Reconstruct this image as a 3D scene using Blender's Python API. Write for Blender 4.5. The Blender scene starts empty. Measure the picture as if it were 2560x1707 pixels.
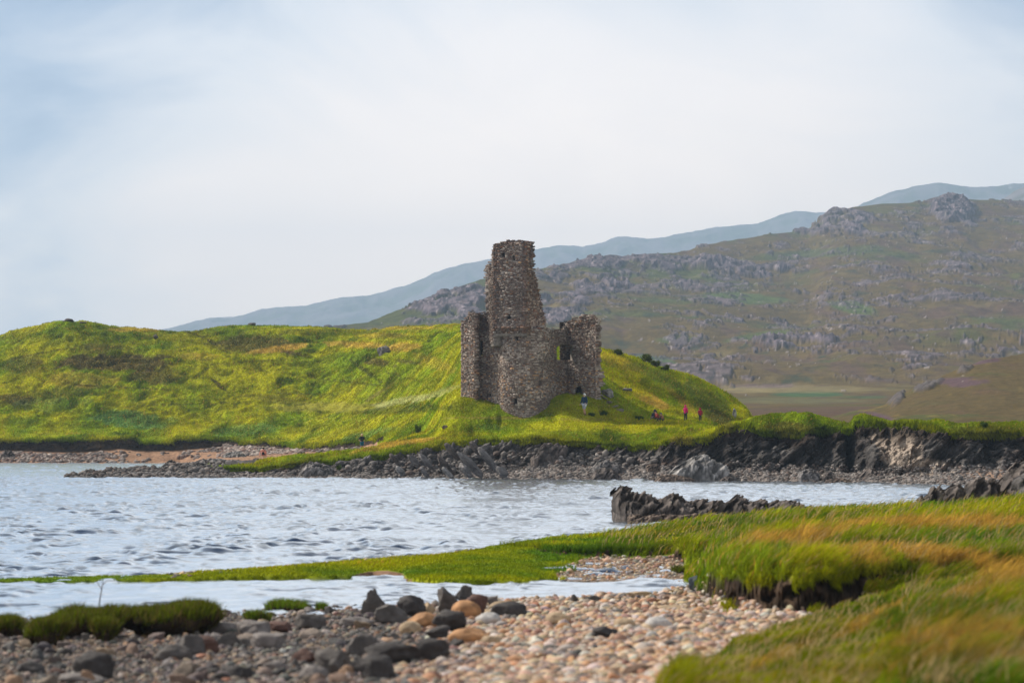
import bpy, bmesh, math, random
import numpy as np
from mathutils import Vector, Matrix, Euler

# ---------------------------------------------------------------- camera, sky, sun, exposure
SC = bpy.context.scene
COL = SC.collection
F, HY, CX, CYP, CAMZ = 7259.0, 1082.0, 1280.0, 853.5, 3.5
TILT = math.atan((HY - CYP) / F)
cam_data = bpy.data.cameras.new("camera")
cam = bpy.data.objects.new("camera", cam_data)
COL.objects.link(cam)
cam.location = (0, 0, CAMZ)
cam.rotation_euler = (math.pi / 2 + TILT, 0, 0)
cam_data.sensor_width = 36
cam_data.lens = 36 * F / 2560
cam_data.clip_start = 0.5
cam_data.clip_end = 30000
cam_data.dof.use_dof = True
cam_data.dof.focus_distance = 225
cam_data.dof.aperture_fstop = 1.9
SC.camera = cam

SUN_AZ, SUN_EL = math.radians(-62), math.radians(42)      # behind the castle, a little to the left
world = bpy.data.worlds.new("World")
SC.world = world
world.use_nodes = True
wt = world.node_tree
for n in list(wt.nodes): wt.nodes.remove(n)
def N(t, typ, **kw):
    n = t.nodes.new(typ)
    for k, v in kw.items():
        if k.startswith('i_'): n.inputs[k[2:].replace('_', ' ')].default_value = v
        else: setattr(n, k, v)
    return n
def L(t, a, ao, b, bi): t.links.new(a.outputs[ao], b.inputs[bi])
def ramp(t, stops, interp='LINEAR'):
    r = t.nodes.new('ShaderNodeValToRGB'); e = r.color_ramp.elements
    r.color_ramp.interpolation = interp
    while len(e) < len(stops): e.new(0.5)
    for i, (p, c) in enumerate(stops):
        e[i].position = p; e[i].color = tuple(c) + (1,) if len(c) == 3 else c
    return r
def vmath(t, op, a=None, b=None):
    n = t.nodes.new('ShaderNodeMath'); n.operation = op
    if b is not None and not hasattr(b, 'links'): n.inputs[1].default_value = b
    return n
def build_world():
    t = wt
    out = N(t, 'ShaderNodeOutputWorld'); bg = N(t, 'ShaderNodeBackground')
    sky = N(t, 'ShaderNodeTexSky'); sky.sky_type = 'NISHITA'; sky.sun_disc = False
    sky.sun_elevation = SUN_EL; sky.sun_rotation = SUN_AZ % (2 * math.pi)
    sky.altitude = 0; sky.air_density = 1.0; sky.dust_density = 1.5; sky.ozone_density = 1.5
    tc = N(t, 'ShaderNodeTexCoord')
    # cloud layer: soft veil with darker banks
    mp = N(t, 'ShaderNodeMapping'); mp.inputs['Scale'].default_value = (8.5, 1.0, 18.0)
    mp.inputs['Location'].default_value = (5.3, 0.4, 3.35)
    L(t, tc, 'Generated', mp, 'Vector')
    n1 = N(t, 'ShaderNodeTexNoise'); n1.inputs['Scale'].default_value = 1.0
    n1.inputs['Detail'].default_value = 7; n1.inputs['Roughness'].default_value = 0.5
    n1.inputs['Distortion'].default_value = 0.8
    L(t, mp, 'Vector', n1, 'Vector')
    cr = ramp(t, [(0.30, (0.05, 0.15, 0.34)), (0.40, (0.36, 0.48, 0.66)), (0.50, (0.74, 0.81, 0.89)), (0.62, (0.96, 0.965, 0.975)), (0.76, (1.06, 1.05, 1.04))])
    # the veil is thickest behind the castle and thins to either side and above
    sx = N(t, 'ShaderNodeSeparateXYZ'); L(t, tc, 'Generated', sx, 'Vector')
    def lin(src, off, mul, lim):
        a_ = vmath(t, 'ADD', b=off); L(t, sx, src, a_, 0)
        b_ = vmath(t, 'ABSOLUTE'); L(t, a_, 0, b_, 0)
        c_ = vmath(t, 'MINIMUM', b=lim); L(t, b_, 0, c_, 0)
        d_ = vmath(t, 'MULTIPLY', b=mul); L(t, c_, 0, d_, 0)
        e_ = vmath(t, 'POWER', b=2.0); L(t, d_, 0, e_, 0); return e_
    ex, ez = lin('X', -0.015, 1 / 0.19, 0.185), lin('Z', -0.05, 1 / 0.135, 0.096)
    s = vmath(t, 'ADD'); L(t, ex, 0, s, 0); L(t, ez, 0, s, 1)
    s2 = vmath(t, 'MULTIPLY', b=-1.0); L(t, s, 0, s2, 0)
    e = vmath(t, 'EXPONENT'); L(t, s2, 0, e, 0)
    e2 = vmath(t, 'MULTIPLY', b=0.50); L(t, e, 0, e2, 0)
    nn = N(t, 'ShaderNodeMapRange'); nn.inputs['To Min'].default_value = 0.06; nn.inputs['To Max'].default_value = 0.46; L(t, n1, 'Fac', nn, 'Value')
    f = vmath(t, 'ADD'); L(t, nn, 'Result', f, 0); L(t, e2, 0, f, 1)
    hi = N(t, 'ShaderNodeMapRange'); hi.inputs['From Min'].default_value = 0.16; hi.inputs['From Max'].default_value = 0.30; hi.inputs['To Max'].default_value = 0.12; L(t, sx, 'Z', hi, 'Value')
    f2 = vmath(t, 'ADD'); L(t, f, 0, f2, 0); L(t, hi, 'Result', f2, 1)
    L(t, f2, 0, cr, 'Fac')
    # the veil glows near the horizon; unseen sky overhead is dimmed to lower fill light
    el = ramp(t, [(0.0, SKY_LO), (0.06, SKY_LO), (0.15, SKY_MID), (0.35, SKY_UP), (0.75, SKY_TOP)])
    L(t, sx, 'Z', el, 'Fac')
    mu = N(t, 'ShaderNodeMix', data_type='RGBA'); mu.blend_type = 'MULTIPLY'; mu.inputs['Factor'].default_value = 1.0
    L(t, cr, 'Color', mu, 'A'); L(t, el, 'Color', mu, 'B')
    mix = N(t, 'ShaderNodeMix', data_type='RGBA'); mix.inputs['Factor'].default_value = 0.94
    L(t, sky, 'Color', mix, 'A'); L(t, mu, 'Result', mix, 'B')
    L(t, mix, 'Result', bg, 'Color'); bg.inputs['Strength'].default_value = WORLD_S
    L(t, bg, 'Background', out, 'Surface')
WORLD_S = 0.11
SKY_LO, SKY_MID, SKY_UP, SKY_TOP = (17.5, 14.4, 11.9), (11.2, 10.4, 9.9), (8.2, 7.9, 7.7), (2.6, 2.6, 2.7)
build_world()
sun_d = bpy.data.lights.new("sun", 'SUN'); sun_d.energy = 5.0; sun_d.angle = math.radians(3.0)
sun_d.color = (1.0, 0.93, 0.83)
sun = bpy.data.objects.new("sun", sun_d); COL.objects.link(sun)
sun.rotation_euler = Vector((math.sin(SUN_AZ) * math.cos(SUN_EL), math.cos(SUN_AZ) * math.cos(SUN_EL), math.sin(SUN_EL))).to_track_quat('Z', 'Y').to_euler()
sun.location = (-100, 200, 250)
SC.view_settings.view_transform = 'Standard'
SC.view_settings.look = 'None'
SC.view_settings.exposure = 0.20
SC.view_settings.gamma = 1.0
SC.view_settings.use_curve_mapping = False
SC.render.engine = 'CYCLES'
SC.cycles.max_bounces = 6
SC.cycles.diffuse_bounces = 3
SC.cycles.glossy_bounces = 3
SC.cycles.transmission_bounces = 3
SC.cycles.volume_bounces = 0
SC.cycles.use_denoising = True
SC.cycles.denoising_prefilter = 'ACCURATE'
SC.cycles.sample_clamp_indirect = 4

# ---------------------------------------------------------------- helpers
rng = np.random.default_rng(7)
CT, ST = math.cos(TILT), math.sin(TILT)
def zat(py, d):
    v = CYP - np.asarray(py, float)
    return CAMZ + np.asarray(d, float) * (F * ST + v * CT) / (F * CT - v * ST)
def xat(px, d, py=1100.0):
    v = CYP - py
    return np.asarray(d, float) * (np.asarray(px, float) - CX) / (F * CT - v * ST)
def P(px, py, d): return (float(xat(px, d, py)), float(d), float(zat(py, d)))
def proj(X, Y, Z):
    zz = Z - CAMZ
    fwd = Y * CT + zz * ST; up = -Y * ST + zz * CT
    return CX + F * X / fwd, CYP - F * up / fwd
def sm(a, b, x):
    t = np.clip((np.asarray(x, float) - a) / (b - a), 0, 1); return t * t * (3 - 2 * t)

def _h(ix, iy, iz, seed):
    n = (ix.astype(np.int64) * 374761393 + iy.astype(np.int64) * 668265263 + iz.astype(np.int64) * 2147483647 + seed * 974634777) & 0xffffffff
    n = ((n ^ (n >> 13)) * 1274126177) & 0xffffffff
    n = ((n ^ (n >> 16)) * 2246822519) & 0xffffffff
    return (n ^ (n >> 15)) & 0xffffffff
def vnoise(x, y, z=None, seed=0):
    """smooth value noise in -1..1"""
    x = np.asarray(x, float); y = np.asarray(y, float)
    z = np.zeros_like(x) if z is None else np.asarray(z, float)
    ix, iy, iz = np.floor(x), np.floor(y), np.floor(z)
    fx, fy, fz = x - ix, y - iy, z - iz
    u, v, w = fx * fx * fx * (fx * (fx * 6 - 15) + 10), fy * fy * fy * (fy * (fy * 6 - 15) + 10), fz * fz * fz * (fz * (fz * 6 - 15) + 10)
    r = 0
    flat = not np.any(fz)
    for dz in ((0,) if flat else (0, 1)):
        wz = 1 if flat else (w if dz else 1 - w)
        for dy in (0, 1):
            wy = v if dy else 1 - v
            for dx in (0, 1):
                wx = u if dx else 1 - u
                h = _h(ix + dx, iy + dy, iz + dz, seed)
                a = (h & 0xffff) / 32767.5 - 1; b = ((h >> 16) & 0xff) / 127.5 - 1; c = ((h >> 24) & 0xff) / 127.5 - 1
                r = r + wx * wy * wz * (a * (fx - dx) + b * (fy - dy) + (c * (fz - dz) if not flat else 0))
    return r * 1.5
def fbm(x, y, z=None, o=4, seed=0, g=0.5, l=2.03):
    r, a, s = 0, 1.0, 0
    for k in range(o):
        r = r + a * vnoise(x, y, z, seed + k * 17); s += a; a *= g
        x = x * l + 3.1; y = y * l + 1.7
        if z is not None: z = z * l + 0.9
    return r / s
def ridged(x, y, z=None, o=4, seed=0, g=0.5):
    r, a, s = 0, 1.0, 0
    for k in range(o):
        r = r + a * (1 - 2 * np.abs(vnoise(x, y, z, seed + k * 17))); s += a; a *= g
        x = x * 2.1 + 3.1; y = y * 2.1 + 1.7
        if z is not None: z = z * 2.1 + 0.9
    return r / s

def blocks(x, y, z, seed=0):
    """random value per tilted slab: jointed rock"""
    ix, iy, iz = np.floor(z * 1.0), 0, 0
    iz = np.floor(z); sh = (_h(iz, iz * 0, iz * 0, seed) & 1023) / 1023.0
    ix = np.floor(x + sh * 3.7); iy = np.floor(y + sh * 5.1)
    return (_h(ix, iy, iz, seed + 3) & 0xffff) / 32767.5 - 1
def mk(name, V, Fa, mat, col=None, smooth=False, parent=None, tri=None):
    """mesh object from numpy arrays; Fa (n,4) quads and/or tri (m,3)"""
    me = bpy.data.meshes.new(name)
    V = np.ascontiguousarray(V, dtype=np.float32)
    me.vertices.add(len(V)); me.vertices.foreach_set('co', V.ravel())
    loops = []; starts = []; n = 0
    for A in (Fa, tri):
        if A is None or len(A) == 0: continue
        A = np.asarray(A, dtype=np.int32); k = A.shape[1]
        loops.append(A.ravel()); starts.append(n + np.arange(len(A), dtype=np.int32) * k); n += A.size
    lp = np.concatenate(loops); stt = np.concatenate(starts)
    me.loops.add(len(lp)); me.loops.foreach_set('vertex_index', lp)
    me.polygons.add(len(stt)); me.polygons.foreach_set('loop_start', stt)
    if smooth is not False: me.polygons.foreach_set('use_smooth', np.ones(len(stt), dtype=bool) if smooth is True else smooth)
    me.update(calc_edges=True)
    if col is not None:
        c = np.ones((len(V), 4), dtype=np.float32); c[:, :3] = np.clip(col, 0, 4)
        at = me.attributes.new('col', 'FLOAT_COLOR', 'POINT'); at.data.foreach_set('color', c.ravel())
    if mat: me.materials.append(mat)
    o = bpy.data.objects.new(name, me); COL.objects.link(o)
    if parent: o.parent = parent
    return o
def tag(o, label=None, cat=None, group=None, kind=None):
    if label: o['label'] = label
    if cat: o['category'] = cat
    if group: o['group'] = group
    if kind: o['kind'] = kind
    return o
def empty(name, loc, rz=0):
    o = bpy.data.objects.new(name, None); COL.objects.link(o)
    o.location = loc; o.rotation_euler = (0, 0, rz); o.empty_display_size = 0.3
    return o
def gridfaces(nr, nc, mask=None):
    i = np.arange(nr - 1)[:, None] * nc + np.arange(nc - 1)[None, :]
    q = np.stack([i, i + 1, i + nc + 1, i + nc], -1).reshape(-1, 4)
    return q if mask is None else q[mask.ravel()]

def knots(x, pts):
    p = np.array(pts, float); return np.interp(x, p[:, 0], p[:, 1])
def mixc(a, b, f): f = np.asarray(f)[..., None]; return a * (1 - f) + np.asarray(b, float) * f

def new_mat(name):
    m = bpy.data.materials.new(name); m.use_nodes = True
    t = m.node_tree
    for n in list(t.nodes): t.nodes.remove(n)
    return m, t
def mat_col(name, rough=0.9, nscale=3.0, namp=0.5, bump=0.3, bscale=8.0, spec=0.2, transl=0.0, stretch=(1, 1, 1), bdist=0.05, voro=0.0, rot=(0, 0, 0)):
    """hue from the mesh's own colour layer, broken up by noise, with bump"""
    m, t = new_mat(name)
    out = N(t, 'ShaderNodeOutputMaterial'); b = N(t, 'ShaderNodeBsdfPrincipled')
    b.inputs['Roughness'].default_value = rough; b.inputs['Specular IOR Level'].default_value = spec
    at = N(t, 'ShaderNodeAttribute', attribute_name='col')
    tc = N(t, 'ShaderNodeTexCoord'); mp = N(t, 'ShaderNodeMapping'); mp.inputs['Scale'].default_value = stretch
    mp.inputs['Rotation'].default_value = rot
    L(t, tc, 'Object', mp, 'Vector')
    no = N(t, 'ShaderNodeTexNoise'); no.inputs['Scale'].default_value = nscale; no.inputs['Detail'].default_value = 5; no.inputs['Roughness'].default_value = 0.65
    L(t, mp, 'Vector', no, 'Vector')
    mr = N(t, 'ShaderNodeMapRange'); mr.inputs['From Min'].default_value = 0.25; mr.inputs['From Max'].default_value = 0.75
    mr.inputs['To Min'].default_value = 1 - namp; mr.inputs['To Max'].default_value = 1 + namp
    L(t, no, 'Fac', mr, 'Value')
    mu = N(t, 'ShaderNodeVectorMath', operation='MULTIPLY')
    L(t, at, 'Color', mu, 0); L(t, mr, 'Result', mu, 1)
    L(t, mu, 'Vector', b, 'Base Color')
    if bump:
        n2 = N(t, 'ShaderNodeTexNoise'); n2.inputs['Scale'].default_value = bscale; n2.inputs['Detail'].default_value = 6; n2.inputs['Roughness'].default_value = 0.7
        L(t, mp, 'Vector', n2, 'Vector')
        bp = N(t, 'ShaderNodeBump'); bp.inputs['Strength'].default_value = bump; bp.inputs['Distance'].default_value = bdist
        if voro:
            v = N(t, 'ShaderNodeTexVoronoi'); v.inputs['Scale'].default_value = voro; L(t, mp, 'Vector', v, 'Vector')
            ad = N(t, 'ShaderNodeMath', operation='ADD'); L(t, n2, 'Fac', ad, 0); L(t, v, 'Distance', ad, 1); L(t, ad, 0, bp, 'Height')
        else: L(t, n2, 'Fac', bp, 'Height')
        L(t, bp, 'Normal', b, 'Normal')
    if transl:
        tr = N(t, 'ShaderNodeBsdfTranslucent'); L(t, mu, 'Vector', tr, 'Color')
        mx = N(t, 'ShaderNodeMixShader'); mx.inputs['Fac'].default_value = transl
        L(t, b, 'BSDF', mx, 1); L(t, tr, 'BSDF', mx, 2); L(t, mx, 'Shader', out, 'Surface')
    else: L(t, b, 'BSDF', out, 'Surface')
    return m
def mat_plain(name, c, rough=0.8, namp=0.2, nscale=20, bump=0.2, spec=0.2, metal=0.0):
    m, t = new_mat(name)
    out = N(t, 'ShaderNodeOutputMaterial'); b = N(t, 'ShaderNodeBsdfPrincipled')
    b.inputs['Roughness'].default_value = rough; b.inputs['Specular IOR Level'].default_value = spec
    tc = N(t, 'ShaderNodeTexCoord')
    no = N(t, 'ShaderNodeTexNoise'); no.inputs['Scale'].default_value = nscale; no.inputs['Detail'].default_value = 4
    L(t, tc, 'Object', no, 'Vector')
    r = ramp(t, [(0.3, [x * (1 - namp) for x in c]), (0.7, [x * (1 + namp) for x in c])])
    L(t, no, 'Fac', r, 'Fac'); L(t, r, 'Color', b, 'Base Color')
    bp = N(t, 'ShaderNodeBump'); bp.inputs['Strength'].default_value = bump; bp.inputs['Distance'].default_value = 0.02
    L(t, no, 'Fac', bp, 'Height'); L(t, bp, 'Normal', b, 'Normal')
    L(t, b, 'BSDF', out, 'Surface')
    return m

M = {}
M['turf'] = mat_col('turf_mat', 0.95, 2.5, 0.45, 0.5, 9, 0.1)
M['rock'] = mat_col('rock_mat', 0.85, 2.2, 0.5, 0.9, 3.5, 0.25, bdist=0.12, stretch=(1, 1, 1.0), rot=(0, 0.7, 0))
M['land'] = mat_col('land_mat', 0.95, 3.0, 0.5, 0.6, 7, 0.06, bdist=0.08)
M['hill'] = mat_col('hill_mat', 0.95, 0.12, 0.45, 0.6, 0.35, 0.04, bdist=1.2)
M['farhill'] = mat_col('far_hill_mat', 0.95, 0.02, 0.3, 0.4, 0.06, 0.1, bdist=8)
M['blade'] = mat_col('grass_blade_mat', 0.9, 2.0, 0.2, 0, 1, 0.04, transl=0.42)
M['stone'] = mat_col('masonry_mat', 0.9, 5.0, 0.5, 0.8, 14, 0.15, bdist=0.04)
M['boulder'] = mat_col('boulder_mat', 0.8, 5.0, 0.45, 0.6, 16, 0.3, bdist=0.02)
M['pebble'] = mat_col('pebble_mat', 0.75, 14.0, 0.3, 0.25, 40, 0.3, bdist=0.01)

C = dict(green=(0.18, 0.255, 0.003), yell=(0.37, 0.355, 0.004), tan=(0.54, 0.34, 0.06), dark=(0.026, 0.045, 0.003), blue=(0.075, 0.165, 0.045),
         heather=(0.085, 0.050, 0.026), soil=(0.035, 0.024, 0.017), rock=(0.085, 0.074, 0.068), rockl=(0.27, 0.245, 0.225), sand=(0.36, 0.215, 0.135), shingle=(0.19, 0.16, 0.14))
C = {k: np.array(v) for k, v in C.items()}

def blades(P3, h, w, lean, col, seg=1, nm=None):
    """many blades in one mesh: arrays P3 (n,3), h, w, lean (n,2), col (n,3)"""
    n = len(P3); a = rng.uniform(-0.9, 0.9, n)
    wx, wy = np.cos(a) * w / 2, np.sin(a) * w / 2
    b0 = P3.copy(); b0[:, 0] -= wx; b0[:, 1] -= wy; b0[:, 2] -= 0.03
    b1 = P3.copy(); b1[:, 0] += wx; b1[:, 1] += wy; b1[:, 2] -= 0.03
    tip = P3.copy(); tip[:, 0] += lean[:, 0] * h; tip[:, 1] += lean[:, 1] * h; tip[:, 2] += h * 0.92
    if seg == 1:
        V = np.stack([b0, b1, tip], 1).reshape(-1, 3)
        T = np.arange(3 * n).reshape(n, 3); Cc = np.repeat(col, 3, 0)
    else:
        m0 = P3.copy(); m0[:, 0] += lean[:, 0] * h * 0.3 - wx * 0.8; m0[:, 1] += lean[:, 1] * h * 0.3 - wy * 0.8; m0[:, 2] += h * 0.55
        m1 = m0.copy(); m1[:, 0] += wx * 1.6; m1[:, 1] += wy * 1.6
        V = np.stack([b0, b1, m0, m1, tip], 1).reshape(-1, 3)
        k = np.arange(n)[:, None] * 5
        T = np.concatenate([k + np.array([[0, 1, 2]]), k + np.array([[1, 3, 2]]), k + np.array([[2, 3, 4]])], 0)
        Cc = np.repeat(col, 5, 0)
    return V, T, Cc

class Grid:
    """columns by picture bearing, rows by distance: a height field with real distances and heights"""
    def __init__(s, cols, stages, rows):
        s.cols = np.asarray(cols, float)
        D = [np.asarray(d, float) + 0 * s.cols for d, z in stages]; Z = [np.asarray(z, float) + 0 * s.cols for d, z in stages]
        dd, zz, vv = [], [], []
        for k, n in enumerate(rows):
            last = k == len(rows) - 1
            t = np.linspace(0, 1, n, endpoint=False) if not last else np.linspace(0, 1, n)
            for u in t:
                dd.append(D[k] * (1 - u) + D[k + 1] * u); zz.append(Z[k] * (1 - u) + Z[k + 1] * u); vv.append(np.full_like(s.cols, k + u))
        s.Y = np.array(dd); s.Z = np.array(zz); s.V = np.array(vv)
        s.U = np.repeat(s.cols[None], len(s.Y), 0); s.X = xat(s.U, s.Y)
        s.nr, s.nc = s.Y.shape
    def smooth(s, n, lo, hi):
        m = sm(lo - .3, lo + .3, s.V) * (1 - sm(hi - .3, hi + .3, s.V))
        for _ in range(n):
            z = s.Z.copy(); z[1:-1] = (s.Z[:-2] + 2 * s.Z[1:-1] + s.Z[2:]) / 4
            z[:, 1:-1] = (z[:, :-2] + 2 * z[:, 1:-1] + z[:, 2:]) / 4
            s.Z = s.Z * (1 - m) + z * m
    def verts(s): return np.stack([s.X, s.Y, s.Z], -1).reshape(-1, 3)
    def scatter(s, W, n):
        """n points on the grid, cell weight W (nr-1,nc-1) -> P3, fractional indices"""
        w = np.clip(W, 0, None).ravel(); w = w / w.sum()
        k = rng.choice(len(w), n, p=w); i, j = np.divmod(k, s.nc - 1)
        a, b = rng.random(n), rng.random(n)
        def bl(A): return A[i, j] * (1 - a) * (1 - b) + A[i + 1, j] * a * (1 - b) + A[i, j + 1] * (1 - a) * b + A[i + 1, j + 1] * a * b
        return np.stack([bl(s.X), bl(s.Y), bl(s.Z)], -1), bl, (i, j)
    def height(s, px, d):
        j = int(np.clip(np.searchsorted(s.cols, px), 1, s.nc - 1)); t = (px - s.cols[j - 1]) / (s.cols[j] - s.cols[j - 1])
        yy = s.Y[:, j - 1] * (1 - t) + s.Y[:, j] * t; zz = s.Z[:, j - 1] * (1 - t) + s.Z[:, j] * t
        return float(np.interp(d, yy, zz))

def ell(px, py, cx, cy, rx, ry, ang=0, n1=None):
    a = math.radians(ang); dx, dy = px - cx, py - cy
    u = (dx * math.cos(a) + dy * math.sin(a)) / rx; v = (-dx * math.sin(a) + dy * math.cos(a)) / ry
    r = u * u + v * v
    if n1 is not None: r = r + n1 * 1.3
    return 1 - sm(0.5, 1.2, r)
# ---------------------------------------------------------------- haze (air between the camera and the far hills)
def box_mesh(name, lo, hi, mat):
    x0, y0, z0 = lo; x1, y1, z1 = hi
    V = np.array([(x0, y0, z0), (x1, y0, z0), (x1, y1, z0), (x0, y1, z0), (x0, y0, z1), (x1, y0, z1), (x1, y1, z1), (x0, y1, z1)])
    Q = np.array([(0, 3, 2, 1), (4, 5, 6, 7), (0, 1, 5, 4), (1, 2, 6, 5), (2, 3, 7, 6), (3, 0, 4, 7)])
    return mk(name, V, Q, mat)
m, t = new_mat('haze_mat')
out = N(t, 'ShaderNodeOutputMaterial'); vol = N(t, 'ShaderNodeVolumePrincipled')
vol.inputs['Color'].default_value = (0.56, 0.77, 1.0, 1); vol.inputs['Density'].default_value = 0.00016
vol.inputs['Anisotropy'].default_value = 0.15
L(t, vol, 'Volume', out, 'Volume')
hz = box_mesh('haze', (-3200, -400, -7), (3600, 9800, 690), m); tag(hz, kind='stuff')

# ---------------------------------------------------------------- ground sheet under everything, to the horizon
g = Grid(np.linspace(-60000, 60000, 3), [(0, 0), (1, 0)], [2, 2]) if False else None
V = np.array([(-9000, -300, -6), (9000, -300, -6), (9000, 14000, -6), (-9000, 14000, -6)], float)
V[:, 0] = np.clip(V[:, 0], -3190, 3590); V[:, 1] = np.clip(V[:, 1], -390, 9790)
tag(mk('ground', V, np.array([(0, 1, 2, 3)]), M['land'], np.tile(C['soil'], (4, 1))), kind='structure')

# ---------------------------------------------------------------- the castle's peninsula and the hill behind it
U = np.arange(-420, 2900, 3.0)
def st(dp, yp=None, zp=None):
    d = knots(U, dp)
    return d, (zat(knots(U, yp), d) if yp else knots(U, zp))
spit = sm(148, 165, U)
dS1 = knots(U, [(-420, 226), (600, 226), (1100, 221), (1500, 217), (1760, 210), (2128, 203), (2400, 192), (2900, 188)]) + fbm(U / 60, U * 0, o=3) * 1.2
S0 = (dS1 - 5, -1.6 + 0 * U)
S1 = (dS1, 0.02 * spit - 1.2 * (1 - spit))
dS2 = dS1 + knots(U, [(155, 1), (400, 3), (1000, 3), (1240, 4.5), (1500, 5), (1700, 4), (2128, 5), (2300, 6), (2560, 9)])
z = zat(knots(U, [(155, 1191), (300, 1187), (400, 1185), (640, 1190), (1000, 1188), (1100, 1184), (1240, 1178), (1330, 1160), (1420, 1152), (1520, 1158), (1600, 1165), (1700, 1175), (1780, 1180), (1900, 1174), (2030, 1179), (2130, 1180), (2250, 1187), (2400, 1177), (2560, 1165)]), dS2)
S2 = (dS2, z * spit - 1.2 * (1 - spit))
dS3 = dS2 + knots(U, [(155, 2), (400, 3), (640, 4), (960, 5), (1100, 6), (1240, 4), (1330, 1.3), (1520, 1.3), (1650, 1.8), (1766, 2.3), (1875, 2.5), (2560, 2.5)])
z = zat(knots(U, [(155, 1192), (180, 1187), (245, 1180), (290, 1176), (345, 1172), (375, 1176), (420, 1168), (470, 1165), (515, 1171), (580, 1177), (640, 1177), (700, 1172), (740, 1163), (800, 1160), (860, 1155), (960, 1143), (1020, 1133), (1080, 1125), (1120, 1115), (1180, 1107), (1300, 1104), (1370, 1103), (1400, 1110), (1450, 1111), (1520, 1117), (1600, 1120), (1645, 1119), (1665, 1111), (1700, 1105), (1766, 1101), (1800, 1078), (1840, 1067), (1878, 1074), (1885, 1086), (1920, 1088), (2000, 1090), (2020, 1079), (2100, 1077), (2128, 1079), (2134, 1062), (2190, 1061), (2240, 1065), (2300, 1070), (2390, 1088), (2560, 1091)]), dS3)
S3 = (dS3, z * spit - 1.2 * (1 - spit))
dS4 = dS3 + knots(U, [(155, 2), (515, 3), (640, 4), (960, 4), (1240, 3), (1560, 3), (1766, 3), (1875, 2.4), (2560, 2.4)])
z = zat(knots(U, [(155, 1192), (245, 1178), (290, 1174), (345, 1169), (400, 1172), (440, 1164), (470, 1157), (515, 1158), (640, 1155), (700, 1146), (800, 1137), (900, 1128), (960, 1119), (1060, 1104), (1180, 1093), (1240, 1088), (1400, 1087), (1560, 1090), (1650, 1090), (1700, 1088), (1766, 1077), (1810, 1066), (1875, 1047), (1938, 1034), (2010, 1031), (2065, 1045), (2126, 1060), (2133, 1043), (2153, 1036), (2193, 1048), (2230, 1057), (2285, 1050), (2358, 1055), (2431, 1061), (2504, 1059), (2560, 1055)]), dS4)
S4 = (dS4, z * spit - 1.2 * (1 - spit))
dS5 = np.maximum(knots(U, [(155, 240), (640, 250), (900, 262), (1060, 250), (1100, 237), (1180, 233), (1235, 232.5), (1250, 234.2), (1380, 234.2), (1400, 232.5), (1560, 232), (1650, 231), (1750, 228), (1900, 222), (2560, 215)]), dS4 + 2)
S5 = (dS5, knots(U, [(-420, -1.2), (420, -1.0), (450, -0.4), (490, 0.2), (560, 0.6), (700, 0.9), (900, 1.5), (960, 2.2), (1060, float(zat(1086, 250))), (1100, float(zat(1072, 237))), (1180, float(zat(1050, 233))), (1235, float(zat(1042, 232.5))), (1255, float(zat(1038, 234.2))), (1310, float(zat(1046, 234.2))), (1380, float(zat(1030, 234.2))), (1400, float(zat(1036, 232.5))), (1560, float(zat(1054, 232))), (1650, float(zat(1057, 231))), (1750, float(zat(1064, 228))), (1810, 3.6), (1880, 2.2), (2900, 1.5)]))
dS6 = knots(U, [(-420, 339), (450, 338), (500, 334), (560, 330), (700, 320), (860, 300), (905, 297), (960, 280), (1060, 266), (1110, 243), (1150, 239.0), (1180, 238.2), (1240, 237.4), (1500, 237.4), (1560, 238), (1650, 240), (1750, 238), (2900, 238)])
z6 = np.where(U < 455, 0.02, zat(knots(U, [(455, 1156), (500, 1152), (560, 1146), (700, 1138), (860, 1129), (905, 1127), (960, 1112), (1060, 1082), (1110, 1030), (1145, 995), (1180, 996), (1235, 1010), (1300, 990), (1500, 989), (1560, 1020), (1650, 1046), (1750, 1058), (1850, 1075)]), dS6))
S6 = (dS6, np.where(U > 1850, 1.5, z6))
dS7 = knots(U, [(-420, 348), (0, 347), (560, 340), (730, 325), (860, 306), (905, 302), (960, 284), (1060, 273), (1110, 258), (1150, 250), (1180, 248), (1240, 246), (1500, 246), (2900, 246)])
z7 = zat(knots(U, [(0, 1127), (200, 1132), (300, 1123), (345, 1128), (430, 1128), (560, 1117), (640, 1123), (730, 1129), (800, 1128), (900, 1122), (950, 1106), (1060, 1066), (1110, 1010), (1150, 978), (1180, 975), (1240, 960), (1300, 950), (1500, 945), (1560, 985), (1650, 1020), (1750, 1040), (1850, 1070)]), dS7)
S7 = (dS7, np.where(U > 1850, 1.5, z7))
dS8 = dS7 + knots(U, [(0, 1.0), (900, 1.0), (960, 2), (1060, 4), (2900, 4)])
z8 = zat(knots(U, [(0, 1102), (260, 1099), (340, 1094), (352, 1108), (430, 1108), (440, 1098), (560, 1101), (592, 1103), (600, 1113), (640, 1111), (665, 1104), (672, 1110), (716, 1115), (730, 1124), (800, 1118), (860, 1110), (905, 1107), (945, 1100), (1060, 1056), (1110, 1000), (1150, 968), (1180, 965), (1240, 945), (1500, 935), (1560, 965), (1650, 1000), (1750, 1025), (1850, 1065)]), dS8)
S8 = (dS8, np.where(U > 1850, 1.5, z8))
d9 = knots(U, [(-420, 368), (800, 360), (950, 335), (1100, 300), (1200, 262), (1500, 252), (2900, 252)])
z9 = zat(knots(U, [(0, 1045), (200, 1040), (450, 1032), (800, 1024), (1000, 1012), (1100, 985), (1160, 945), (1240, 920), (1500, 912), (1560, 945), (1650, 975), (1750, 1003), (1850, 1050)]), d9)
S9 = (d9, np.where(U > 1870, 1.5, z9))
d9b = knots(U, [(-420, 395), (800, 388), (950, 370), (1100, 335), (1200, 275), (1500, 257), (2900, 256)])
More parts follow.
